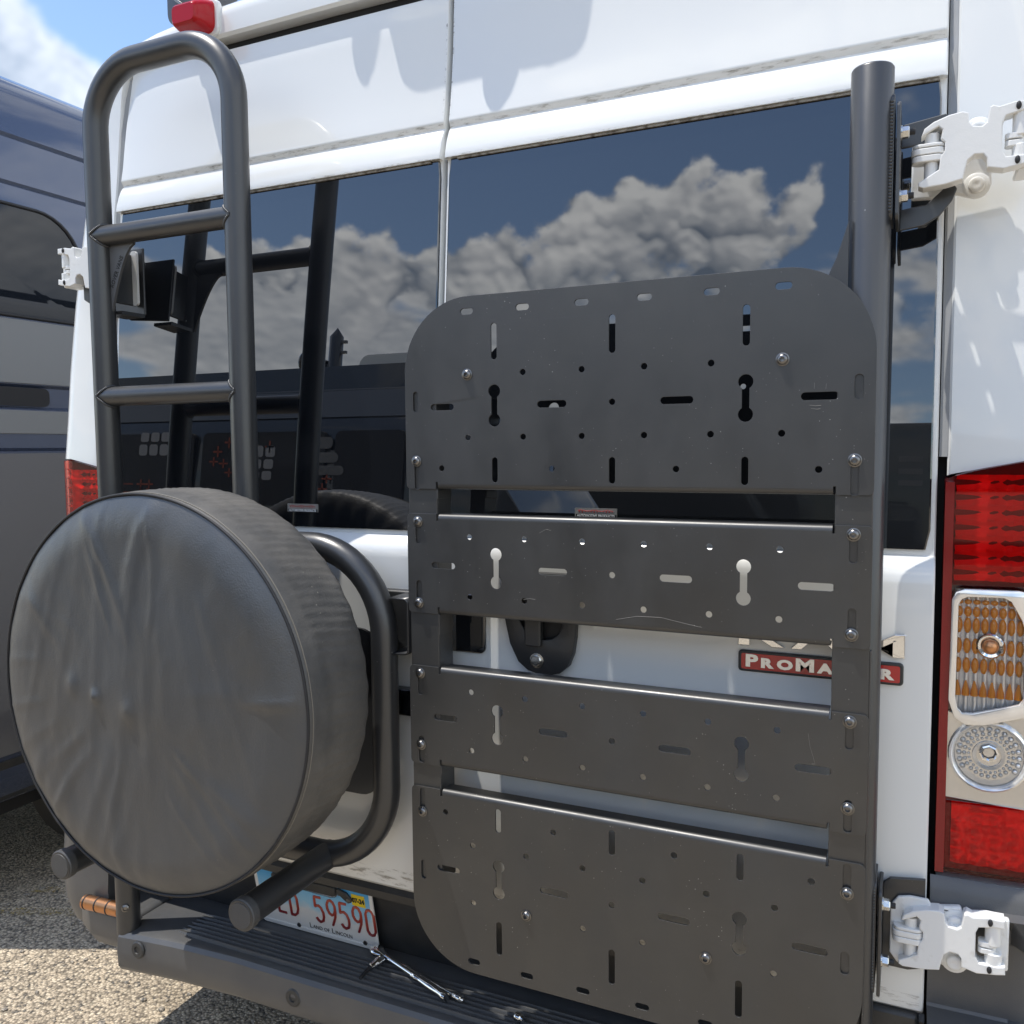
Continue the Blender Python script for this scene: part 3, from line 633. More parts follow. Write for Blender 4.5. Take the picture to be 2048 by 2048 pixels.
# ---- step bumper, corner pieces, number plate recess
def make_bumper():
    zt = .463
    prof = [(.045, .40), (.045, zt), (.030, zt+.002), (.006, zt)]
    for k in range(7):                                    # seven tread ridges
        y = -.004-k*.0135; prof += [(y, zt-.0035), (y-.002, zt+.0042), (y-.0050, zt+.0042), (y-.0075, zt-.0035)]
    prof += [(-.104, zt-.001), (-.112, zt-.003), (-.119, zt-.011), (-.123, zt-.04), (-.121, .385), (-.112, .372), (-.09, .366), (-.03, .37)]
    ycv = lambda x: 1.0-.0*abs(x)
    rows = []
    for x in (-.774, -.770, -.72, -.66, -.645, -.60, -.45, -.2, 0, .2, .45, .60, .66, .72, .770, .774):
        row = []; ax = abs(x)
        for y, z in prof:
            if ax > .64 and -.10 < y < .004 and z > .45: z = zt+.001     # flat ends beyond the tread
            yy = y-(.030*max(0, (ax-.40)/.37)**2 if y < -.1 else 0)
            if ax >= .774: yy += .004; z -= .002
            row.append((x, yy, z))
        rows.append(row)
    m = MB().grid(rows, closed_v=True); m.f.append(tuple(range(len(prof)))); o = (len(rows)-1)*len(prof); m.f.append(tuple(o+k for k in range(len(prof)))[::-1])
    bp = m.build('step_bumper', m_bumper, VAN, smooth=32, recalc=False)
    for x in (-.715, -.30, .30, .715):
        c = MB(); y = -.121-.030*max(0, (abs(x)-.40)/.37)**2; c.lathe((x, y, .432 if abs(x) > .5 else .418), (0, -1, .1), [(.019, -.004), (.019, .002), (.016, .0045), (.0085, .0045), (.0075, .002), (0, .002)], 28)
        link('bumper_plug', c.mesh('bumper_plug', m_plastic), bp)
    # corners wrapping from the rear to the sides, with a ledge under the lamp and a pocket for the hinge
    pr = [(.882, .004), (.874, .012), (.862, .016), (.848, .020), (.843, .036), (.815, .042), (.800, .044), (.794, .034), (.790, .006), (.72, .004), (.672, .006), (.668, .036), (.660, .048), (.648, .050), (.60, .044), (.50, .050), (.44, .046), (.39, .03), (.37, .0)]
    for s in (1, -1):
        path = fillet([(.8785, -.030, 0), (1.072, -.026, 0), (1.078, .25, 0), (1.078, .70, 0)], [.085, .3], 8); rows = []
        for i, p in enumerate(path):
            q = path[min(i+1, len(path)-1)]-path[max(i-1, 0)]; n = Vector((q.y, -q.x)).normalized(); row = []
            for z, o in pr:
                f = 1.0
                if .66 < z < .83 and i < 2: f = .12
                row.append((s*(p.x+n.x*o*f), p.y+n.y*o*f, z))
            rows.append(row)
        rows.insert(0, [(s*.8785, -.01, z) for z, o in pr])
        m = MB().grid(rows); m.build('bumper_corner', m_bumper, VAN, smooth=32)
        b = MB()
        pts = [(.779, -.125), (.92, -.128), (.985, -.10), (1.01, -.05), (1.01, .02), (.779, .02)]
        b.add([(s*x, y+(.028 if i < 4 else 0), z) for z, sc in ((.37, .9), (.40, 1), (.452, 1), (.466, .97)) for i, (x, y) in enumerate([(.779+(x-.779)*sc, y*sc+.0) for x, y in pts])],
              [(k*6+i, k*6+(i+1) % 6, k*6+6+(i+1) % 6, k*6+6+i) for k in range(3) for i in range(6)]+[tuple(range(6)), tuple(range(18, 24))])
        b.build('bumper_end', m_bumper, VAN, smooth=40, bevel=.012, seg=3)
    # black panel behind the number plate
    m = MB(); m.grid([[(x, y, z) for y, z in ((.02, .655), (-.030, .650), (-.038, .640), (-.034, .622), (-.004, .616), (.006, .610), (.044, .47), (.05, .40))] for x in (-.876, -.40, 0, .40, .876)])
    m.build('plate_recess', m_plastic, VAN, smooth=35)
    b = MB(); b.prism(rrect(.79, .868, .53, .655, .008), 'y', -.050, -.02); b.build('step_pad', m_plastic, VAN, bevel=.006)
make_bumper()

def make_number_plate():
    O = Vector((-.503, .026, .4665)); u = Vector((1, 0, 0)); v = Vector((0, -.03, .155)).normalized(); n = Vector((0, -v.z, v.y)).normalized()
    if n.y > 0: n = -n
    def P(x, y, d=0): return O+u*x+v*y+n*d
    def flat(ol, d0, d1): 
        k = len(ol); return MB().add([P(x, y, d0) for x, y in ol]+[P(x, y, d1) for x, y in ol], [tuple(range(k)), tuple(range(k, 2*k))]+[(i, (i+1) % k, k+(i+1) % k, k+i) for i in range(k)])
    mp = bpy.data.materials.new('plate_print'); mp.use_nodes = True; nt = mp.node_tree; L = nt.links; b = nt.nodes['Principled BSDF']; b.inputs['Roughness'].default_value = .35
    tc = nt.nodes.new('ShaderNodeTexCoord'); sp = nt.nodes.new('ShaderNodeSeparateXYZ'); L.new(tc.outputs['Object'], sp.inputs[0])
    ns = nt.nodes.new('ShaderNodeTexNoise'); ns.inputs['Scale'].default_value = 28; ns.inputs['Detail'].default_value = 3; L.new(tc.outputs['Object'], ns.inputs[0])
    ad = nt.nodes.new('ShaderNodeMath'); ad.operation = 'MULTIPLY_ADD'; L.new(ns.outputs[0], ad.inputs[0]); ad.inputs[1].default_value = .055; L.new(sp.outputs[2], ad.inputs[2])
    cr = nt.nodes.new('ShaderNodeMapRange'); L.new(ad.outputs[0], cr.inputs[0]); cr.inputs[1].default_value = .548; cr.inputs[2].default_value = .572
    c2 = nt.nodes.new('ShaderNodeMapRange'); L.new(sp.outputs[2], c2.inputs[0]); c2.inputs[1].default_value = .55; c2.inputs[2].default_value = .61
    mxa = nt.nodes.new('ShaderNodeMix'); mxa.data_type = 'RGBA'; L.new(c2.outputs[0], mxa.inputs[0]); mxa.inputs[6].default_value = (.35, .62, .80, 1); mxa.inputs[7].default_value = (.03, .34, .72, 1)
    mxb = nt.nodes.new('ShaderNodeMix'); mxb.data_type = 'RGBA'; L.new(cr.outputs[0], mxb.inputs[0]); mxb.inputs[6].default_value = (.70, .70, .69, 1); L.new(mxa.outputs[2], mxb.inputs[7]); L.new(mxb.outputs[2], b.inputs['Base Color'])
    W, H = .321, .158
    pl = link('number_plate', flat(rrect(.006, W-.006, .006, H-.006, .012), .001, .003).mesh('number_plate', mp, 30), VAN)
    pl['label'] = 'licence plate with red characters in a white frame'
    ring = sheet(rrect(0, W, 0, H, .014), [rrect(.009, W-.009, .011, H-.010, .010)], 0, .004, .0012)
    m_frame = MAT('plate_frame_white', (.78, .78, .76), .4)
    ring.v = [P(x, z, .004-y) for x, y, z in ring.v]; link('plate_frame', ring.mesh('plate_frame', m_frame), pl)
    G = {'E': [[(1, 1), (0, 1), (0, 0), (1, 0)], [(0, .52), (.8, .52)]], 'D': [[(0, 0), (0, 1), (.45, 1), (.8, .9), (1, .7), (1, .3), (.8, .1), (.45, 0), (0, 0)]],
         '5': [[(.92, 1), (.06, 1), (0, .58), (.2, .64), (.5, .66), (.8, .58), (1, .40), (1, .24), (.85, .07), (.5, 0), (.2, .05), (0, .16)]],
         '9': [[(.98, .62), (.8, .46), (.5, .40), (.2, .46), (0, .62), (0, .80), (.2, .95), (.5, 1), (.8, .95), (1, .80), (1, .55), (.9, .35), (.45, 0)]],
         '0': [[(.5, 0), (.2, .04), (0, .18), (0, .82), (.2, .96), (.5, 1), (.8, .96), (1, .82), (1, .18), (.8, .04), (.5, 0)]]}
    m_char = bpy.data.materials.new('plate_red'); m_char.use_nodes = True; nt = m_char.node_tree; L = nt.links; b = nt.nodes['Principled BSDF']; b.inputs['Roughness'].default_value = .35
    tc = nt.nodes.new('ShaderNodeTexCoord'); sp = nt.nodes.new('ShaderNodeSeparateXYZ'); L.new(tc.outputs['Object'], sp.inputs[0])
    mr = nt.nodes.new('ShaderNodeMapRange'); L.new(sp.outputs[2], mr.inputs[0]); mr.inputs[1].default_value = .505; mr.inputs[2].default_value = .56
    mx = nt.nodes.new('ShaderNodeMix'); mx.data_type = 'RGBA'; L.new(mr.outputs[0], mx.inputs[0]); mx.inputs[6].default_value = (.16, .004, .012, 1); mx.inputs[7].default_value = (.46, .085, .05, 1); L.new(mx.outputs[2], b.inputs['Base Color'])
    for ch, X in (('E', -.4345), ('D', -.400), ('5', -.330), ('9', -.2965), ('5', -.2625), ('9', -.2285), ('0', -.195)):
        m = MB(); w, h = .0205, .0640; x0 = X+.503-w/2; y0 = .038
        for st in G[ch]:
            pts = [Vector((x0+a*w, y0+c*h, 0)) for a, c in st]
            fp = fillet(pts, .0012, 3) if len(pts) > 2 else pts
            m.tube([P(p.x, p.y, .0032) for p in fp], .0031, 8)
        link('plate_character', m.mesh('plate_character', m_char), pl)
    t = MB(); cur = .138
    for s_, sz in (('L', .0185), ('AND OF ', .0130), ('L', .0185), ('INCOLN', .0130)):
        q = text(s_, sz, .0004, lambda x, y, d: (x, y, d), sx=.92); t.add([P(cur+a, .0155+c, .0034+d) for a, c, d in q.v], q.f)
        cur += max(a for a, c, d in q.v)+(.006 if s_.endswith(' ') else .0014)
    link('plate_lettering', t.mesh('plate_lettering', m_text_dark, 0), pl)
    st = link('registration_sticker', flat([(.2665, .105), (.3005, .1045), (.3000, .1325), (.2670, .1330)], .003, .0036).mesh('registration_sticker', MAT('yellow_sticker', (.80, .58, .02), .5), 0), pl)
    q = text('07-24', .0155, .0003, lambda x, y, d: P(.2680+x, .1135+y, .004+d), sx=.86, offset=.0008); link('sticker_date', q.mesh('sticker_date', m_text_dark, 0), pl)
    m = MB(); m.add(flat(rrect(.06, .232, .122, .146, [.012, .010, .006, .006]), .003, .014).v, flat(rrect(.06, .232, .122, .146, [.012, .010, .006, .006]), .003, .014).f)
    f = flat([(.222, .132), (.236, .142), (.258, .134), (.270, .120), (.266, .112), (.254, .113), (.240, .124), (.228, .124)], .003, .009); m.add(f.v, f.f)
    link('plate_clip', m.mesh('plate_clip', m_plastic), pl, .002)
    m = MB(); m.tube([P(.065, .122, .008), P(.14, .121, .010), P(.216, .119, .010), P(.229, .122, .010), P(.236, .129, .008)], .0024, 8); link('clip_trim', m.mesh('clip_trim', m_chrome), pl)
    for x, y in ((.262, .1185), (.108, .0135), (.286, .0135)):
        c = MB(); c.lathe(P(x, y, .003 if y < .1 else .009), n, [(.0055, 0), (.005, .002), (.0025, .0026), (0, .0018)], 14); link('plate_screw', c.mesh('plate_screw', m_bolt), pl)
make_number_plate()

# ---- cast hinges (on the van), marker lamps on the roof lip
HO = [(-0.0609,0.0219),(-0.0572,0.0322),(-0.0454,0.04),(-0.0258,0.0465),(-0.0093,0.0486),(-0.0024,0.0459),(-0.0006,0.033),(0.0039,0.027),(0.0154,0.0252),(0.021,0.0296),(0.0243,0.049),(0.028,0.0515),(0.0356,0.0482),(0.0542,0.0518),(0.0659,0.0515),(0.0772,0.0516),(0.0776,0.0393),(0.0663,0.039),(0.0436,0.0344),(0.0401,0.0256),(0.0402,-0.011),(0.0452,-0.02),(0.0681,-0.0202),(0.0794,-0.0176),(0.0798,-0.0301),(0.0685,-0.0327),(0.0428,-0.0365),(0.0228,-0.0316),(0.0219,-0.0189),(0.0175,-0.013),(0.0069,-0.012),(-0.0016,-0.0188),(-0.0051,-0.0342),(-0.0068,-0.0436),(-0.0293,-0.0482),(-0.0572,-0.0501),(-0.0633,-0.0471),(-0.0634,-0.0417),(-0.0466,-0.0319),(-0.0377,-0.0266),(-0.0362,-0.0107),(-0.0305,-0.0008),(-0.0308,0.0099),(-0.0358,0.015),(-0.0342,0.0276),(-0.0392,0.0326)]
def make_hinge(cx, cz, yf, s, base_y, bz=(-.0355, .0440)):
    def put(m, name, mat, par, bevel=0, smooth=45, seg=2):
        m.v = [(s*(cx+x), y, cz+z) for x, y, z in m.v]
        if s < 0: m.f = [f[::-1] for f in m.f]
        return link(name, m.mesh(name, mat, 14 if name == 'cast_hinge' else smooth), par, bevel, seg)
    a = sheet(HO, [], yf, .026, .0016); h = put(a, 'cast_hinge', m_cast, VAN)
    k = MB(); k.cyl((-.047, yf+.013, -.040), (-.047, yf+.013, .026), .0095, 20); put(k, 'hinge_knuckle', m_cast, h)
    k = MB()
    for z0, z1, r in ((.0065, .0115, .0165), (-.0035, .0055, .0180), (-.0135, -.0045, .0172)): k.prism(rrect(-.0735+(.018-r), -.030, yf-.0005, yf+.026, .0105, 5), 'z', z0, z1)
    put(k, 'hinge_washer', m_cast, h, .0012)
    k = MB(); k.cyl((.0635, yf+.013, -.030), (.0635, yf+.013, .048), .0045, 14); k.cyl((.0635, yf+.013, .008), (.0635, yf+.013, .040), .0110, 20); k.cyl((.0645, yf+.013, -.022), (.0645, yf+.013, -.004), .0118, 20)
    put(k, 'hinge_pin', m_cast, h, .001)
    k = MB(); k.prism(rrect(.044, .066, yf+.004, yf+.022, .006), 'z', .004, .012); k.prism(rrect(.044, .066, yf+.004, yf+.022, .006), 'z', -.006, .002); put(k, 'hinge_link', m_cast, h, .001)
    k = MB(); k.prism([(-.073, .034), (-.030, .040), (.020, .050), (.030, .030), (.034, -.034), (.026, -.050), (.004, -.050), (-.012, -.044), (-.040, -.047), (-.0735, -.045)], 'y', base_y-.008, base_y+.004); put(k, 'hinge_base', m_cast, h, .003)
    k = MB(); k.box(-.052, -.020, yf+.018, base_y, -.034, .030); put(k, 'hinge_post', m_cast, h, .003)
    k = MB(); k.box(.060, .085, yf+.018, base_y, -.034, .046); put(k, 'hinge_post', m_cast, h, .003)
    for z in bz:
        k = MB(); k.lathe((.0140, base_y-.006, z), (0, -1, 0), [(.0185, 0), (.0185, .003), (.0160, .0045), (.0115, .005), (.0112, .010), (.0095, .0115), (.004, .0112), (0, .0105)], 24); put(k, 'hinge_bolt', m_cast, h)
    for x, z in ((.0585, .0455), (.0590, -.0265)):
        k = MB(); k.ball((x, yf-.0005, z), 1, 8, (.0034, .0028, .0056)); put(k, 'pin_plug', m_rubber, h)
make_hinge(.900, 1.962, -.098, 1, -.012)
make_hinge(.900, .802, -.086, 1, -.056, (-.0355, .026))
make_hinge(.888, 1.962, -.070, -1, -.012)
def make_marker(x):
    m = MB(); rows = []
    for i in range(13):
        t = i/12; y = .050-.062*t; w = .043*(1-.22*t**2); h = .036*(1-.45*t**2); zc = 2.500-.010*t
        if i == 12: w *= .9; h *= .9
        rows.append([(x+p[0], y+.0012*((i % 2) if 2 < i < 11 else 0), zc+p[1]) for p in rrect(-w, w, -h, h, min(w, h)*.5, 4)])
    m.grid(rows, closed_v=True); k = len(rows[0]); o = 12*k; m.f.append(tuple(o+i for i in range(k)))
    lm = m.build('marker_lamp', m_redp, VAN, smooth=30)
    b = MB(); b.prism(rrect(x-.050, x+.050, 2.458, 2.536, .014), 'y', .040, .056); link('marker_gasket', b.mesh('marker_gasket', m_cast), lm, .003)
make_marker(-.618)

# ------------------------------------------------------------------ ladder carrier on the left door
LAD = thing('ladder_carrier', (-.40, -.12, .46), 'black tubular ladder rack with two rungs bolted over the left rear door', 'ladder')
def make_ladder():
    r = .0257; y = -.12; xl, xr = -.768, -.386; zt = 2.357
    p = fillet([(xl, y, .452), (xl, y, zt), (xr, y, zt), (xr, y, .78)], .125, 14)
    MB().tube(p, r, 28).build('ladder_rail', m_powder, LAD, smooth=50)
    for z in (2.008, 1.666, .98):
        MB().tube([(xl+.004, y-.004, z), (xr-.004, y-.004, z)], .0212, 24).build('rung', m_powder, LAD, smooth=50)
        for x, d in ((xl+.0235, 1), (xr-.0235, -1)):
            w = MB()
            for k in range(60):
                t = 2*PI*k/60; dy = -.004+.0225*math.cos(t); q = Vector((x+d*(math.sqrt(max(0, .0262**2-dy*dy))-.0235), y+dy, z+.0225*math.sin(t))); w.ball(q, .0028, 4)
            w.build('weld_bead', m_powder, LAD, smooth=60)
    # lower loop that carries the spare wheel
    p = fillet([(-.70, y, 1.362), (-.062, y, 1.362), (-.062, y, .742), (-.70, y, .742)], .165, 14)
    MB().tube(p, r, 28).build('wheel_hoop', m_powder, LAD, smooth=50)
    for x in (-.655, -.203):
        MB().tube([(x, y+.01, .742), (x, -.372, .742)], .0265, 26).build('wheel_arm', m_powder, LAD, smooth=50)
        c = MB(); c.lathe((x, -.370, .742), (0, -1, 0), [(.0272, -.016), (.0290, -.015), (.0290, -.001), (.0268, .0012), (.0235, .0016), (.0228, .0032), (0, .0036)], 28)
        c.build('end_cap', m_cap, LAD, smooth=30)
    b = MB(); b.prism(rrect(-.60, -.092, .868, 1.20, .045), 'y', -.098, -.090); b.build('wheel_mount_plate', m_powder, LAD)
    c = MB(); c.lathe((-.385, -.10, 1.112), (0, -1, 0), [(.07, 0), (.07, .10), (0, .10)], 28); c.build('wheel_hub', m_powder, LAD)
    # bent plate handle beside the hoop
    m = MB(); pr = [(-.043, 1.270), (-.010, 1.270), (-.004, 1.264), (-.004, 1.168), (-.044, 1.165)]
    ol = []; th = .0036
    f = fillet([(a, 0, b) for a, b in pr], .006, 4)
    m.grid([[(q.x, -.13, q.z), (q.x, -.045, q.z)] for q in f]); m2 = m.mesh('side_bracket', m_powder, 40)
    o = link('side_bracket', m2, LAD); s = o.modifiers.new('solid', 'SOLIDIFY'); s.thickness = th; s.offset = 0
    # gusset with cut lettering under the upper rung, bracket box and the white strap behind it
    g = [(-.748, 1.99), (-.672, 1.99)]
    for k in range(11):
        t = k/10; g.append((-.672-.070*t**.8*(1), 1.985-.135*t**1.35-.008*math.sin(PI*t)*0))
    g.append((-.748, 1.845))
    gs = MB(); gs.prism(g, 'y', -.119, -.113); gs.build('gusset', MAT('grey_powder_coat', (.10, .102, .105), .45, bump=[(800, .0002, 2)]), LAD, smooth=0)
    a = math.radians(62)
    t = text('ROVER VANS', .0150, .0006, lambda x, yy, d: (-.741+x*math.cos(a)-yy*math.sin(a)-.0006*math.sin(x*30), -.1195-d, 1.897+x*math.sin(a)+yy*math.cos(a)), sx=.78, space=1.05)
    t.v = [(v[0]+.006+.0, v[1], v[2]) for v in t.v]
    t.build('gusset_lettering', m_steel_hole, LAD, smooth=0)
    b = MB(); b.prism([(-.118, 1.872), (-.118, 1.98), (-.050, 1.985), (-.036, 1.975), (-.036, 1.872)], 'x', -.764, -.758); b.build('bracket_plate', m_powder, LAD, smooth=0, bevel=.002)
    b = MB(); b.prism([(-.93, 1.90), (-.93, 1.955), (-.86, 2.0), (-.738, 2.0), (-.738, 1.852), (-.86, 1.862)], 'y', -.034, -.028); b.build('bracket_plate', m_powder, LAD, smooth=0, bevel=.002)
    b = MB(); b.prism(rrect(-.100, -.036, 1.845, 1.853, .002), 'x', -.79, -.735); b.build('bracket_foot', m_powder, LAD, smooth=0)
    b = MB(); b.prism(rrect(-.762, -.744, 1.872, 1.992, .008), 'y', -.047, -.041); b.build('hinge_strap', m_cast, LAD)
    # foot bolt, copper bump stop rod
    c = MB(); c.lathe((xl+.016, y-.021, .520), (.6, -.8, 0), [(.0085, -.002), (.0085, .003), (.005, .005), (.004, .003), (0, .003)], 18); c.build('foot_bolt', m_bolt, LAD)
    c = MB(); q0 = Vector((-.935, -.098, .474)); q1 = Vector((-.775, -.100, .482)); c.tube([q0+(q1-q0)*k/8 for k in range(9)], .0165, 22); o = c.build('copper_rod', m_copper, LAD)
    for k in range(4):
        p0 = q0+(q1-q0)*(.04+.24*k); c = MB(); c.cyl(p0, p0+(q1-q0)*.022, .0172, 22); link('rod_ring', c.mesh('rod_ring', m_rubber), o)
make_ladder()

# ------------------------------------------------------------------ covered spare wheel
SP = thing('spare_wheel', (-.385, -.30, .751), 'round spare wheel in a wrinkled black vinyl cover hanging on the tubular carrier', 'spare wheel')
def make_spare():
    cx, cz, Rr = -.397, 1.112, .361; yf, yb = -.402, -.205
    random.seed(3)
    folds = []                                   # (angle, r0, r1, width, height)
    for i in range(40):
        a = random.uniform(0, 2*PI); low = math.sin(a) < .25; left = math.cos(a) < .2
        folds.append((a, random.uniform(.08, .26) if (low or left) else random.uniform(.16, .29), random.uniform(.30, .37), random.uniform(.006, .015), random.uniform(.0014, .0046)*(.85 if (low or left) else .16), random.uniform(-.9, .9)))
    def disp(r, a):
        d = 0
        for fa, r0, r1, w, h, tw in folds:
            da = (a-fa-tw*(r-.3)*1.6+PI) % (2*PI)-PI; s = da*max(r, .05)
            e = max(0, min(1, (r-r0)/.06))*max(0, min(1, (r1+.05-r)/.03)); d += .62*h*e*math.exp(-(s/w)**2)
        x, z = r*math.cos(a), r*math.sin(a)
        # long drape lines falling from the top and running down across the face
        for x0, k, h, w in ((-.10, .10, .0026, .010), (-.02, .16, .0022, .009), (.07, -.05, .0024, .011), (.14, -.22, .0036, .013), (-.19, .25, .0028, .011), (.21, -.36, .0034, .012), (-.26, .35, .0026, .010), (.03, .02, .0022, .012)):
            ln = x-(x0+k*(z-.02)); d += .26*h*math.exp(-(ln/w)**2)*max(0, min(1, (.30-abs(z-.03))/.16))
        for bx, bz, br, bh in ((-.093, -.004, .009, .007), (-.010, -.022, .016, .006), (-.155, .010, .016, .005), (-.004, -.075, .03, -.003), (-.080, -.06, .03, -.003)):
            d += bh*math.exp(-((x-bx)**2+(z-bz)**2*.6)/br**2)
        d += .010*math.exp(-(r/.17)**2)
        d += .0016*noise.noise((x*7, z*4, 2))+.0012*noise.noise((x*22, z*8, 5))+.0006*noise.noise((x*50, z*22, 9))
        return d
    nr, na = 74, 240; rows = []
    for i in range(nr+1):
        r = Rr*.993*(i/nr)**.9; row = []
        for k in range(na):
            a = 2*PI*k/na; rr = r*(1+.004*noise.noise((math.cos(a)*6, math.sin(a)*6, 3))*(i/nr)**4)
            crown = -.018*max(0, (r/Rr-.80)/.20)**2
            row.append((cx+rr*math.cos(a), yf-.0-disp(r, a)*(1-.75*max(0, (r/Rr-.93)/.07))-crown, cz+rr*math.sin(a)))
        rows.append(row)
    MB().grid(rows, closed_v=True).build('cover_face', m_vinyl, SP, smooth=80)
    edge = rows[-1]
    # side band with the faint tread showing through
    prof = [(.995, 0), (1.006, .010), (1.012, .035), (1.014, .07), (1.015, .10), (1.013, .13), (1.008, .155), (.985, .178), (.90, .190), (.70, .192)]
    rw = []
    for i, (f, d) in enumerate(prof[:1]+[p for a, b in zip(prof, prof[1:]) for p in (((a[0]+b[0])/2, (a[1]+b[1])/2), b)]):
        row = []
        for k in range(na*2):
            a = 2*PI*k/(na*2); e0 = edge[(k//2) % na]; e1 = edge[((k+1)//2) % na]
            y0 = (e0[1]+e1[1])/2; rr = Rr*f
            if .02 < d < .17:
                rr += .0011*math.sin(d*240)+.0014*noise.noise((math.cos(a)*14, math.sin(a)*14, d*26))+.0009*math.sin(a*130+d*60)*(d > .05)
            row.append((cx+rr*math.cos(a), y0+d+(.0015*math.sin(a*46) if d > .15 else 0), cz+rr*math.sin(a)))
        rw.append(row)
    MB().grid(rw, closed_v=True).build('cover_side', m_vinyl_side, SP, smooth=60)
    p = [(cx+(Rr*1.0005)*math.cos(2*PI*k/240), edge[k % na][1]-.0006, cz+(Rr*1.0005)*math.sin(2*PI*k/240)) for k in range(241)]
    MB().tube(p, .0026, 8, caps=False).build('cover_piping', m_rubber, SP, smooth=60)
    p = [(cx+(Rr*1.007)*math.cos(2*PI*k/240), edge[k % na][1]+.0095, cz+(Rr*1.007)*math.sin(2*PI*k/240)) for k in range(241)]
    MB().tube(p, .0011, 5, caps=False).build('cover_stitching', m_stitch, SP, smooth=60)
    t = MB(); a0 = math.radians(97); rows2 = [[(cx+Rr*1.004*math.cos(a0+.004*j), edge[0][1]+d, cz+Rr*(1.004+.012*min(1, d/.02))*math.sin(a0+.004*j)) for j in range(3)] for d in (.004, .03, .08, .12)]
    t.grid(rows2).build('cover_seam', m_rubber, SP, smooth=60)
    t = MB(); t.lathe((cx, -.212, cz), (0, 1, 0), [(.30, 0), (.30, .01), (.08, .03), (0, .03)], 40); t.build('wheel_back', m_tar, SP)
make_spare()

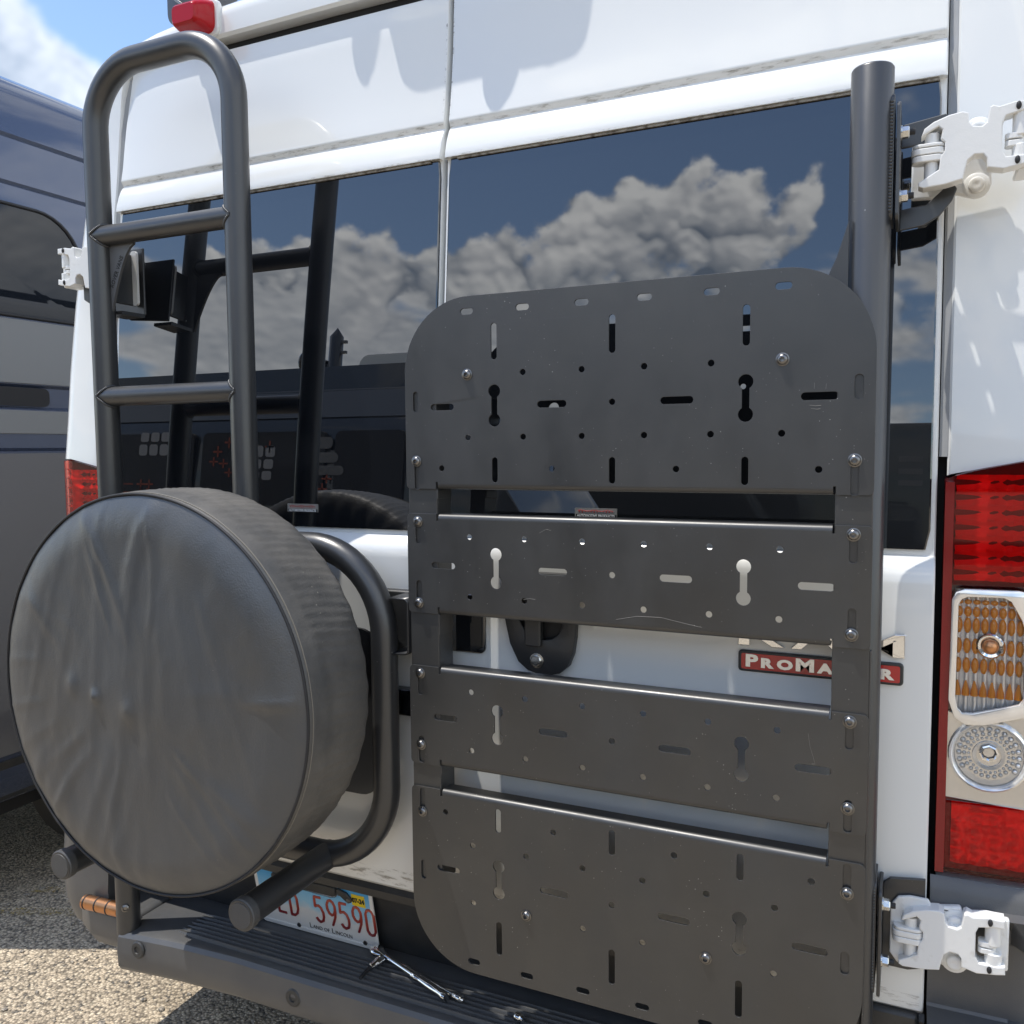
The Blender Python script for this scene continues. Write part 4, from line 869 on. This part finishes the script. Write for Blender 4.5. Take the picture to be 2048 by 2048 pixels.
# ------------------------------------------------------------------ slotted panel rack on the right door
RK = thing('panel_rack', (.40, -.15, .598), 'black slotted four-panel gear rack with tall side tube on the right rear door', 'rack')
def make_rack():
    yf, th = -.150, .0032; X0, X1, TX0, TX1 = .0115, .7895, .0735, .7365
    C = [.1368, .2414, .3462, .4508, .5558, .6610]; SL = [.188, .398, .608]; HS = [.2935, .503, .7135]
    r = .0052; br = .0085
    def hole(x, z, rad=r): return circ(x, z, rad, 16)
    def bent(zedge, d):                                   # rolled-back edge: d=+1 top edge, -1 bottom edge
        m = MB(); row = []; zb = zedge-d*br
        n = 8
        for k in range(n+1):
            t = PI/2*k/n; row.append((yf+br*(1-math.cos(t)), zb+d*br*math.sin(t)))
        row.append((yf+.032, zedge))
        inner = [(y+(th*.9 if i < n else 0), z-d*(th*.9 if i > 0 else 0)) for i, (y, z) in enumerate(row)]
        for A in (row, inner): m.grid([[(x, y, z) for y, z in A] for x in (TX0+.002, TX1-.002)])
        for x in (TX0+.002, TX1-.002): m.grid([[(x, y, z) for y, z in row], [(x, y, z) for y, z in inner]])
        m.grid([[(TX0+.002, row[-1][0], row[-1][1]), (TX0+.002, inner[-1][0], inner[-1][1])], [(TX1-.002, row[-1][0], row[-1][1]), (TX1-.002, inner[-1][0], inner[-1][1])]])
        return m
    def arc(cx, cz, rad, a0, a1, n=16): return [(cx+rad*math.cos(math.radians(a0+(a1-a0)*k/n)), cz+rad*math.sin(math.radians(a0+(a1-a0)*k/n))) for k in range(n+1)]
    def plate(zb, zt, bend_b, bend_t, holes, round_t=False, round_b=False):
        R_ = .128; c = .008; ol = []
        if round_b: ol += arc(X0+R_, zb+R_, R_, 180, 270)+arc(X1-R_, zb+R_, R_, 270, 360)
        else:
            ol += arc(X0+c, zb+c, c, 180, 270, 4)
            if bend_b: ol += [(TX0-.002, zb), (TX0-.002, zb+br+.004), (TX0+.002, zb+br+.004), (TX0+.002, zb+br), (TX1-.002, zb+br), (TX1-.002, zb+br+.004), (TX1+.002, zb+br+.004), (TX1+.002, zb)]
            ol += arc(X1-c, zb+c, c, 270, 360, 4)
        if round_t: ol += arc(X1-R_, zt-R_, R_, 0, 90)+arc(X0+R_, zt-R_, R_, 90, 180)
        else:
            ol += arc(X1-c, zt-c, c, 0, 90, 4)
            if bend_t: ol += [(TX1+.002, zt), (TX1+.002, zt-br-.004), (TX1-.002, zt-br-.004), (TX1-.002, zt-br), (TX0+.002, zt-br), (TX0+.002, zt-br-.004), (TX0-.002, zt-br-.004), (TX0-.002, zt)]
            ol += arc(X0+c, zt-c, c, 90, 180, 4)
        m = sheet(ol, holes, yf, th, .0003)
        if bend_t: b = bent(zt, 1); m.add(b.v, b.f)
        if bend_b: b = bent(zb, -1); m.add(b.v, b.f)
        return m.build('slotted_panel', m_plate, RK, smooth=12)
    bolts = []
    # top panel
    H = [hole(x, 1.675) for x in C[1:5]]+[hole(x, 1.567) for x in C]+[slot(x, 1.7825, .024, .0105) for x in C]
    H += [slot(x, 1.729, .0108, .061) for x in SL]+[keyhole(SL[0], 1.6205), keyhole(SL[2], 1.6205), hole(SL[1], 1.621)]+[slot(x, 1.6205, .052, .0115) for x in HS]+[slot(.0865, 1.6205, .046, .0110)]
    H += [slot(.033, 1.631, .0108, .036), slot(.767, 1.632, .0125, .036)]+[hole(x, 1.5135) for x in (.084, .293, .5025, .714)]+[slot(x, 1.511, .0105, .043) for x in SL]
    H += [slot(.0335, 1.505, .0105, .060), slot(.7635, 1.505, .0115, .060)]
    plate(1.4765, 1.8085, True, False, H, round_t=True); bolts += [(C[0], 1.675), (C[5], 1.6755), (.033, 1.526), (.7632, 1.527)]
    # two middle panels
    for zm, zb, zt, up in ((1.3405, 1.2525, 1.4325, 0), (1.064, .973, 1.1555, 1)):
        H = [hole(x, zm+.0530) for x in C]+[hole(x, zm-.0530) for x in C]+[keyhole(SL[0], zm), keyhole(SL[2], zm), hole(SL[1], zm)]+[slot(x, zm, .052, .0115) for x in HS]+[slot(.0845, zm, .047, .0110)]
        for x in (.034, .7637):
            H += [slot(x, zm+.062, .0115, .050), slot(x, zm-.060+(.010 if up == 0 else -.010)*0+(.006 if not up else -.004), .0115, .050)]
        plate(zb, zt, True, True, H)
        bolts += [(.034, zm+.0775), (.7637, zm+.0790), (.0335, zm-.0700 if not up else zm-.0555), (.7635, zm-.0680 if not up else zm-.0520)]
    # bottom panel
    H = [hole(x, .8365) for x in C]+[hole(C[i], .730) for i in (0, 2, 3, 5)]+[slot(x, .6195, .024, .0105) for x in C]
    H += [slot(x, .675, .0108, .061) for x in SL]+[keyhole(SL[0], .7830), keyhole(SL[2], .7825), hole(SL[1], .783)]+[slot(x, .7825, .052, .0115) for x in HS]+[slot(.0865, .783, .046, .0110)]
    H += [slot(.0345, .773, .0108, .036), slot(.764, .773, .0125, .036)]+[hole(x, .8895) for x in (.082, .293, .503, .714)]+[slot(x, .891, .0105, .043) for x in SL]
    H += [slot(.034, .900, .0105, .054), slot(.7645, .900, .0115, .054)]
    plate(.5975, .930, False, True, H, round_b=True); bolts += [(.034, .883), (.7648, .882), (C[1], .7300), (C[4], .7300)]
    # bolts: one mesh, linked copies
    b = MB(); b.lathe((0, 0, 0), (0, -1, 0), [(.0098, -.002), (.0098, .0014), (.0090, .0018), (.0082, .0019), (.0080, .0030), (.0066, .0050), (.0050, .0060), (.0036, .0062), (.0034, .0012), (0, .0010)], 22)
    bm_ = b.mesh('bolt', m_bolt, 30)
    for x, z in bolts:
        o = bpy.data.objects.new('bolt', bm_); COL.objects.link(o); o.parent = RK; o.matrix_parent_inverse = Matrix.Translation(-Vector(ROOT['panel_rack'])); o.location = (x, yf, z)
        o.rotation_euler = (0, random.uniform(0, 3), 0)
    # light scratches in the coating
    m_scr = MAT('bare_scratch', (.20, .195, .185), .5)
    for pts in ([(.7060, 1.118), (.7090, 1.098), (.7140, 1.082), (.7165, 1.073), (.7120, 1.072)], [(.7000, 1.6075), (.7080, 1.6062), (.7160, 1.6068)], [(.7020, 1.6025), (.7100, 1.6012), (.7150, 1.6020)], [(.706, 1.631), (.7063, 1.640)], [(.722, 1.630), (.7226, 1.638)],
                [(.405, 1.268), (.440, 1.276), (.480, 1.277), (.520, 1.270), (.545, 1.266)], [(.240, 1.290), (.252, 1.2925), (.262, 1.2915)], [(.27, 1.405), (.283, 1.412), (.291, 1.410)]):
        m = MB(); m.tube([(x, yf-.0001, z) for x, z in pts], .00022, 4); m.build('scratch', m_scr, RK, smooth=0)
    # folded side rails behind the panels
    for x0, x1, s in ((.0135, .0715, 1), (.7370, .7885, -1)):
        m = MB(); y0 = yf+th+.0006
        m.box(x0, x1, y0, y0+.003, .74, 1.67)
        if s > 0:
            m.box(x1-.003, x1, y0+.003, y0+.052, .75, 1.66)
            for z0, z1 in ((1.4335, 1.4770), (1.156, 1.2535), (.931, .974)): m.box(x1-.0005, x1+.0022, y0-.0004, y0+.050, z1-.42*(z1-z0), z1-.002)
        else: m.box(x1-.0005, x1+.0025, y0+.001, y0+.040, .60, 1.25)
        m.build('side_rail', m_plate, RK, smooth=0, bevel=.0012, kind=None)
    # tall tube with its cap, gusset, hinge flange and straps
    tx, ty, tr = .774, -.111, .0290
    t = MB(); t.lathe((tx, ty, .60), (0, 0, 1), [(tr, 0), (tr, 1.4805), (tr-.002, 1.4835), (tr-.0055, 1.4840), (tr-.006, 1.481), (0, 1.481)], 36); t.build('rack_tube', m_powder, RK, smooth=50)
    g = MB(); g.prism([(.748, 1.872), (.748, 1.74), (.690, 1.74), (.712, 1.775), (.732, 1.82)], 'y', -.134, -.129); g.build('tube_gusset', m_powder, RK, smooth=0, bevel=.001)
    for z0, z1, ya in ((1.868, 2.042, -.125), (.715, .892, -.120)):
        m = MB(); m.prism(rrect(ya, ya+.075, z0, z1, .010), 'x', .7985, .8045); m.build('hinge_flange', m_powder, RK, smooth=0, bevel=.0012)
        w = MB()
        for k in range(34): w.ball((.8000, ya+.002, z0+.012+(z1-z0-.024)*k/33), .0046, 4, (1, 1, .7))
        w.build('weld_bead', m_powder, RK, smooth=60)
        m = MB(); m.prism(rrect(ya-.002, ya+.085, z0-.003, z1-.012, .010), 'x', .8075, .8125); m.build('hinge_flange', m_powder, RK, smooth=0, bevel=.0012)
    for z in (1.9935, 1.9045, .851, .762):
        yb = -.095 if z > 1 else -.098
        m = MB(); m.lathe((.8125, yb, z), (1, 0, 0), [(.0105, 0), (.0105, .0018), (.0088, .0020), (.0088, .0022)], 24); m.lathe((.8145, yb, z), (1, 0, 0), [(0, 0), (.0085, 0), (.0085, .0078), (.0070, .0092), (0, .0092)], 6)
        nut = m.build('flange_nut', m_zinc, RK, smooth=30)
        c = MB(); c.lathe((.8225, yb, z), (1, 0, 0), [(.0045, 0), (.0045, .0075), (.0038, .0088), (0, .0088)], 14); link('bolt_end', c.mesh('bolt_end', m_rubber), nut)
    for ol in ([(.8125, 1.985), (.8125, 2.018), (.8700, 2.026), (.905, 2.004), (.92, 1.99), (.92, 1.975), (.86, 1.988)], [(.8125, 1.866), (.8125, 1.896), (.848, 1.900), (.866, 1.916), (.880, 1.930), (.888, 1.918), (.882, 1.902), (.866, 1.882), (.845, 1.870)]):
        m = MB(); m.prism(ol, 'y', -.052, -.046); m.build('hinge_arm', m_powder, RK, smooth=0, bevel=.0012)
    m = MB(); m.prism([(.8125, .735), (.8125, .868), (.822, .8775), (.872, .884), (.872, .742), (.85, .735)], 'y', -.063, -.057); m.build('hinge_arm', m_powder, RK, smooth=0, bevel=.0012)
    m = MB(); m.prism([(.8235, .762), (.8235, .838), (.834, .853), (.850, .857), (.876, .857), (.880, .85), (.880, .748), (.850, .745), (.834, .748)], 'y', -.070, -.0635); m.build('hinge_backing', m_cast, RK, smooth=0, bevel=.002)
make_rack()

# ------------------------------------------------------------------ tools lying on the step bumper
def make_tools():
    z = .4675; up = Vector((0, 0, 1))
    T = thing('ratchet_wrench', (-.07, -.04, .466), 'shiny chrome ratchet wrench lying on the step bumper below the licence plate', 'wrench')
    a = Vector((-.176, .004, z+.013)); b = Vector((.034, -.072, z+.010)); d = (b-a).normalized()
    L = (b-a).length
    m = MB(); m.lathe(a, d, [(0, -.016), (.010, -.014), (.0150, -.006), (.0155, .004), (.0125, .013), (.008, .022), (.0062, .030)], 20)
    m.v = [(x, y, z+.013+(q-z-.013)*.62) for x, y, q in m.v]; m.build('ratchet_head', m_chrome, T)
    m = MB(); m.lathe(a, d, [(.0062, .030), (.0052, .05), (.0050, .10), (.0056, .118), (.0078, .120), (.0080, .124), (.0060, .126), (.0060, .128), (.0080, .130), (.0080, .134), (.0066, .137), (.0066, .145), (.0078, .165), (.0080, .18), (.0068, .205), (.0088, .212), (.0092, .218), (.0080, .2235), (0, .2235)], 18)
    m.build('ratchet_handle', m_chrome, T)
    X = thing('extension_bar', (-.03, -.03, .466), 'thin chrome socket extension bar lying behind the ratchet handle', 'extension bar')
    a = Vector((-.100, -.010, z+.006)); b = Vector((.062, -.063, z+.008)); d = (b-a)
    m = MB(); m.lathe(a, d, [(0, -.012), (.0036, -.012), (.0036, -.004), (.0048, -.002), (.0050, .012), (.0040, .016), (.0028, .018), (.0028, .140), (.0062, .148), (.0072, .152), (.0072, .157), (.0062, .158), (.0062, .161), (.0074, .162), (.0074, .170), (.0050, .171), (0, .165)], 16); m.build('bar', m_chrome, X)
    Y = thing('hex_bit_socket', (-.15, -.04, .466), 'chrome socket with a black hex bit standing off the ratchet head', 'socket')
    a = Vector((-.150, -.016, z+.012)); b = Vector((-.158, -.046, z+.010)); c = Vector((-.160, -.084, z+.006)); d = b-a
    m = MB(); m.lathe(a, d, [(.0055, .001), (.0085, 0), (.0092, .002), (.0092, .006), (.0082, .0065), (.0082, .009), (.0092, .0095), (.0092, .014), (.0075, .020), (.0066, .032), (.005, .033), (0, .033)], 18); m.build('socket', m_chrome, Y)
    m = MB(); m.lathe(b, c-b, [(0, 0), (.0045, 0), (.0042, (c-b).length-.004), (.0034, (c-b).length), (0, (c-b).length)], 6); m.build('hex_bit', m_rubber, Y, smooth=0)
    N = thing('small_socket', (.185, -.064, .466), 'tiny chrome socket standing near the middle of the step bumper', 'socket')
    m = MB(); m.lathe((.180, -.064, z+.008), (1, -.25, 0), [(.004, .001), (.0075, 0), (.0085, .002), (.0085, .005), (.0076, .0055), (.0076, .007), (.0086, .0075), (.0086, .012), (.0060, .014), (.0058, .018), (0, .018)], 18); m.build('socket', m_chrome, N)
make_tools()

# ------------------------------------------------------------------ roof board with rear lamps (above the frame, added and outlined so that its shadow falls on the doors)
RB = thing('roof_shadow_board', (0, -.06, 2.62), 'unseen black board with red lamps over the van roof, added to cast the door shadows', 'shadow board')
def make_roof_board():
    dx, dz = -.148, .488  # shadow outline on the doors, shifted back along the sun
    P = [(-.157, 2.446), (-.122, 2.327), (-.104, 2.285), (-.086, 2.262), (-.070, 2.248), (-.050, 2.243), (.003, 2.249), (.085, 2.250), (.085, 2.262), (.156, 2.262), (.156, 2.248), (.205, 2.249), (.207, 2.243), (.222, 2.243), (.224, 2.250), (.245, 2.252), (.262, 2.262), (.272, 2.285), (.275, 2.31), (.272, 2.50), (-.17, 2.50)]
    m = MB(); m.prism([(x+dx, z+dz) for x, z in P], 'y', -.034, -.026); m.build('board', m_powder, RB, smooth=0)
    def lamp(x, zt, zb, w):
        m = MB(); rows = []
        for i in range(9):
            t = i/8; ww = w*(1-.12*t-.35*t**4); rows.append([(x+dx+ww*math.cos(2*PI*k/16)*.5+(-.012+.024*t)*0, -.030+.012*math.sin(2*PI*k/16), zt+dz-(zt-zb)*t) for k in range(16)])
        m.grid(rows, closed_v=True); n = len(m.v); m.f.append(tuple(range(n-16, n))); m.build('lamp', m_redp, RB, smooth=50)
    lamp(.120, 2.27, 2.146, .068); lamp(-.214, 2.52, 2.357, .062)  # lamp bodies placed for the hanging ends of that shadow
    for x in (-.27, -.06):
        m = MB(); m.tube(fillet([(x, -.022, 2.93), (x, .25, 2.93), (x, .25, 2.53)], .04, 6), .012, 14); m.build('stay', m_powder, RB)
    
make_roof_board()
RR = thing('roof_rack', (-.67, .3, 2.53), 'black roof rack with a drilled end plate beside the red marker lamp', 'roof rack')
def make_roof_rack():
    pl = sheet(rrect(-.735, -.640, 2.512, 2.62, [.03, .01, .01, .01]), [circ(-.676, 2.545, .006, 14), circ(-.664, 2.552, .005, 14), circ(-.667, 2.535, .004, 14)], .062, .006, .0006); pl.build('end_plate', m_powder, RR)
    for x in (-.66, .66):
        m = MB(); m.prism(rrect(x-.022, x+.022, 2.56, 2.61, .006), 'y', .066, 3.6); m.build('side_beam', m_powder, RR)
        for y in (.3, 1.6, 3.2):
            m = MB(); m.prism(rrect(x-.018, x+.018, 2.52, 2.562, .004), 'y', y, y+.06); m.build('foot', m_powder, RR)
    for y in (.35, 1.1, 1.9, 2.7, 3.4):
        m = MB(); m.prism(rrect(y, y+.05, 2.606, 2.64, .006), 'x', -.70, .70); m.build('slat', m_powder, RR)
    m = MB(); m.tube([(-.705, .058, 2.566), (-.676, .052, 2.545)], .0035, 8); m.build('bolt', m_bolt, RR)
make_roof_rack()

# ------------------------------------------------------------------ dark grey van alongside
GV = thing('grey_van', (-2.95, 3.2, 0), 'dark grey van with black side window parked to the left of the white van', 'van')
def make_grey_van():
    xs = -1.9
    side = [(.36, -.05), (.42, -.01), (.52, .0), (.80, .0), (1.20, .0), (1.50, -.004), (1.548, -.004), (1.553, -.012), (1.560, -.004), (1.62, -.006), (1.69, -.010), (1.70, -.020), (1.765, -.020), (1.775, -.012), (1.80, -.012), (2.00, -.026), (2.02, -.028), (2.35, -.066), (2.405, -.074),
            (2.412, -.083), (2.420, -.077), (2.556, -.100), (2.563, -.110), (2.572, -.103), (2.70, -.135), (2.745, -.155), (2.775, -.20), (2.79, -.30), (2.80, -1.025)]
    def rear(z): return lerp_tab([(.36, .10), (.7, .08), (2.35, .02), (2.9, .0)], z)
    side = [(z if z < 2.0 else z+(z-2.0)*.11, o) for z, o in side]
    m = MB(); rows = []
    for z, o in side:
        x = xs+o; row = [(max(x-.6, -2.925), rear(z)+.0, z), (x-.06 if x > -2.5 else x, rear(z), z), (x-.02 if x > -2.5 else x, rear(z)+.02, z), (x, rear(z)+.06, z)]
        for y, zt in ((.3, 9), (.6, 9), (1, 9), (2, 9), (4.4, 9), (5.3, 1.7), (6.1, 1.2)): row.append((x, y, min(z, zt+.02*min(1, z-.3))))
        rows.append(row)
    m.grid(rows); k = MB(); k.v = list(m.v); k.f = list(m.f); k.v = [(-5.85-x, y, z) for x, y, z in k.v]; k.f = [f[::-1] for f in k.f]; m.add(k.v, k.f)
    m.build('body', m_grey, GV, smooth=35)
    b = MB(); b.box(-3.86, -1.99, .12, 6.0, .30, 2.2); b.build('dark_filler', m_dark, GV, smooth=0)
    # side window with a rounded rear corner: two panes
    def wz(z): return xs+lerp_tab(side, z)+.004
    for ya, yb in ((.11, .80), (.86, 1.9), (1.96, 3.0)):
        ol = rrect(ya, yb, 2.005, 2.383, [.05, .05, .16, .16], 8)
        w = MB(); c = ((ya+yb)/2, 2.17); n = len(ol)
        w.add([(wz(z), y, z) for y, z in ol]+[(wz(c[1])+.0, c[0], c[1])]+[(wz(z)-.01, y, z) for y, z in ol], [(i, (i+1) % n, n) for i in range(n)]+[(i, n+1+i, n+1+(i+1) % n, (i+1) % n) for i in range(n)])
        w.build('side_window', m_glass2, GV, smooth=0)
        t = [(wz(z)+.002, y, z) for y, z in ol]; MB().tube(t+[t[0]], .006, 6).build('window_rubber', m_rubber, GV)
    for z0, z1, mt, nm in ((.53, 1.545, m_grey_low, 'low_reflection_skin'), (1.775, 1.996, m_trim, 'side_panel'), (1.605, 1.690, m_trim, 'side_trim'), (.365, .52, m_plastic, 'sill')):  # lowest skin covers the same body, its greyer colour standing for reflections
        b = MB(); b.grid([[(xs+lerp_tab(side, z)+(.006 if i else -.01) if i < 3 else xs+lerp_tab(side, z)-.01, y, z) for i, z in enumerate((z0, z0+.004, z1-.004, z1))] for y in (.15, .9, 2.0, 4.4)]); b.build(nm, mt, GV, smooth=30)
    b = MB(); ol = rrect(.14, .62, 1.702, 1.764, [.02, .02, .02, .02]); b.add([(xs-.010, y, z) for y, z in ol], [tuple(range(len(ol)))]); b.build('vent_window', m_dark, GV, smooth=0)
    for y in (.95, 4.9):
        t = MB(); t.lathe((-2.12, y, .36), (1, 0, 0), [(.2, 0), (.34, 0), (.36, .04), (.36, .19), (.33, .22), (.21, .225), (.2, .2)], 32); t.build('tyre', m_tar, GV)
        t = MB(); t.lathe((-3.73, y, .36), (-1, 0, 0), [(.2, 0), (.34, 0), (.36, .04), (.36, .19), (.33, .22), (.21, .225), (.2, .2)], 32); t.build('tyre', m_tar, GV)
make_grey_van()

# ------------------------------------------------------------------ what stands behind the photographer and shows in the glass
OV = thing('decorated_van', (-3.4, -5.4, 0), 'charcoal van with pale square and orange cross decals mirrored in the rear windows', 'van')
def make_opposite():
    Y = -4.35; x0, x1 = -6.6, -1.0
    prof = [(.35, .0), (.5, .03), (1.3, .03), (2.15, .0), (2.34, -.02), (2.40, -.06), (2.66, -.10), (2.68, -.13), (2.90, -.16), (2.93, -.30), (2.95, -1.0)]
    m = MB()
    rows = [[(x, Y+o, min(z, 9 if x < -2.71 else max(2.95-(x+2.7)*1.5, 1.5-.12*(x+1.7)))) for z, o in prof] for x in (x0, -5, -4, -3.3, -2.7, -2.2, -1.74, -1.4, x1)]
    rows2 = [[(x, 2*(Y-1.0)-y, z) for x, y, z in r] for r in rows]
    m.grid(rows); m.grid(rows2); m.grid([[r[0] for r in rows], [r[0] for r in rows2]])
    for r, q in ((rows[0], rows2[0]), (rows[-1], rows2[-1])): m.grid([r, q])
    m.build('body', m_opp, OV, smooth=30)
    c = MB(); c.grid([[(x, Y-.045-.04*((z-2.41)/.24), z) for z in (2.41, 2.65)] for x in (x0+.05, -2.75)]); c.build('roof_cove', m_opp2, OV, smooth=0)
    for a, b in ((-6.4, -4.9), (-4.8, -3.5), (-3.4, -2.75)):
        w = MB(); ol = rrect(a, b, 1.55, 2.26, .06); w.prism([(x, z) for x, z in ol], 'y', Y-.01, Y+.036); w.build('side_window', m_dark, OV, smooth=0)
    g = MB(); g.box(x0+.02, -2.4, Y+.03, Y+.036, .62, 1.42); g.build('side_panel', m_opp2, OV, smooth=0)
    def decal(mb, pts): n = len(pts); mb.add([(x, Y+.040, z) for x, z in pts], [tuple(range(n))])
    w = MB(); o = MB(); q = MB()
    for bx, bz in ((-5.55, 2.05), (-4.25, 1.78)):
        for i in range(3 if bx < -5 else 2):
            for j in range(2 if bx < -5 else 3): decal(w, rrect(bx+.125*i+.012*j, bx+.125*i+.10+.012*j, bz+.125*j, bz+.125*j+.10, .025))
    for i, (bx, bz) in enumerate(((-3.72, 2.10), (-3.66, 1.97), (-3.60, 1.84))): decal(q, rrect(bx, bx+.30, bz, bz+.10, .045))
    for bx, bz in ((-5.50, 1.72), (-5.40, 1.72), (-5.50, 1.64), (-5.42, 1.63), (-5.52, 1.56), (-4.62, 2.08), (-4.50, 2.16), (-4.40, 2.04), (-4.55, 1.96), (-4.36, 2.17), (-4.66, 1.98), (-3.46, 1.80), (-3.50, 1.70), (-4.48, 1.86), (-4.06, 2.12)):
        decal(o, [(bx-.05, bz-.008), (bx+.05, bz-.008), (bx+.05, bz+.008), (bx-.05, bz+.008)]); decal(o, [(bx-.008, bz-.05), (bx+.008, bz-.05), (bx+.008, bz+.05), (bx-.008, bz+.05)])
    for z in (1.72, 1.64): decal(o, [(-6.0, z-.006), (-5.6, z-.006), (-5.6, z+.006), (-6.0, z+.006)])
    w.build('square_decals', m_decal_w, OV, smooth=0, kind='stuff'); o.build('cross_decals', m_decal_o, OV, smooth=0, kind='stuff'); q.build('bar_decals', m_decal_g, OV, smooth=0, kind='stuff')
    b = MB(); b.prism(rrect(-3.6, -2.8, 2.94, 3.08, [.02, .02, .05, .1]), 'y', Y-1.4, Y-.5); b.build('roof_unit', m_cast, OV)
    b = MB(); b.prism([(-1.65, 1.06), (-1.04, .92), (-1.03, 1.08), (-1.34, 1.28)], 'y', Y-.05, Y+.05); b.build('headlight', m_clearlamp, OV, smooth=0)
    for x in (-5.6, -1.95):
        t = MB(); t.lathe((x, Y-.2, .36), (0, 1, 0), [(.2, 0), (.34, 0), (.36, .04), (.36, .19), (.33, .22), (.21, .225), (.2, .2)], 32); t.build('tyre', m_tar, OV)
m_clearlamp = MAT('headlight_glass', (.5, .5, .5), .1, metal=.6, coat=1)
make_opposite()
BV = thing('box_truck', (1.6, -12.5, 0), 'dark slab-sided truck parked far behind the photographer, mirrored beside the rack tube', 'truck')
def make_truck():
    m = MB(); m.box(-5.2, 5.8, -14.0, -11.5, .9, 3.35); m.build('body', m_opp, BV, smooth=0, bevel=.05)
    m = MB(); m.box(5.86, 7.6, -13.9, -11.6, .5, 2.9); m.build('cab', m_opp2, BV, smooth=0, bevel=.15)
    for r in range(3):
        for k in range(3):
            b = MB(); b.box(-.2+.42*k, .1+.42*k, -11.51, -11.49, 2.3+.22*r, 2.4+.22*r); b.build('vent', m_decal_g, BV, smooth=0)
    for x in (-4.2, -3.0, 4.8, 6.9):
        t = MB(); t.lathe((x, -11.75, .48), (0, 1, 0), [(.25, 0), (.46, 0), (.48, .04), (.48, .24), (.25, .25)], 28); t.build('wheel', m_tar, BV)
make_truck()
PO = thing('lamp_post', (-14.2, -18.7, 0), 'dark steel post with a horn-shaped lamp mirrored in the left rear window', 'lamp post')
def make_post():
    x, y = -14.2, -18.7
    m = MB(); m.lathe((x, y, 0), (0, 0, 1), [(.22, 0), (.20, 7.5), (.0, 7.8)], 16); m.build('post', m_opp, PO)
    m = MB(); m.lathe((x-.42, y, 0), (0, 0, 1), [(.16, 0), (.16, 6.7), (0, 6.7)], 14); m.build('side_post', m_opp, PO)
    m = MB(); m.lathe((x-.40, y, 6.7), (-1, .2, .15), [(.14, -.1), (.22, .20), (.34, .6), (.28, .66), (0, .55)], 18); m.build('horn_lamp', m_opp, PO)
    for z in (5.9, 7.0, 7.3):
        m = MB(); m.box(x-.2, x+.36, y-.04, y+.04, z, z+.08); m.build('clamp', m_opp, PO, smooth=0)
make_post()
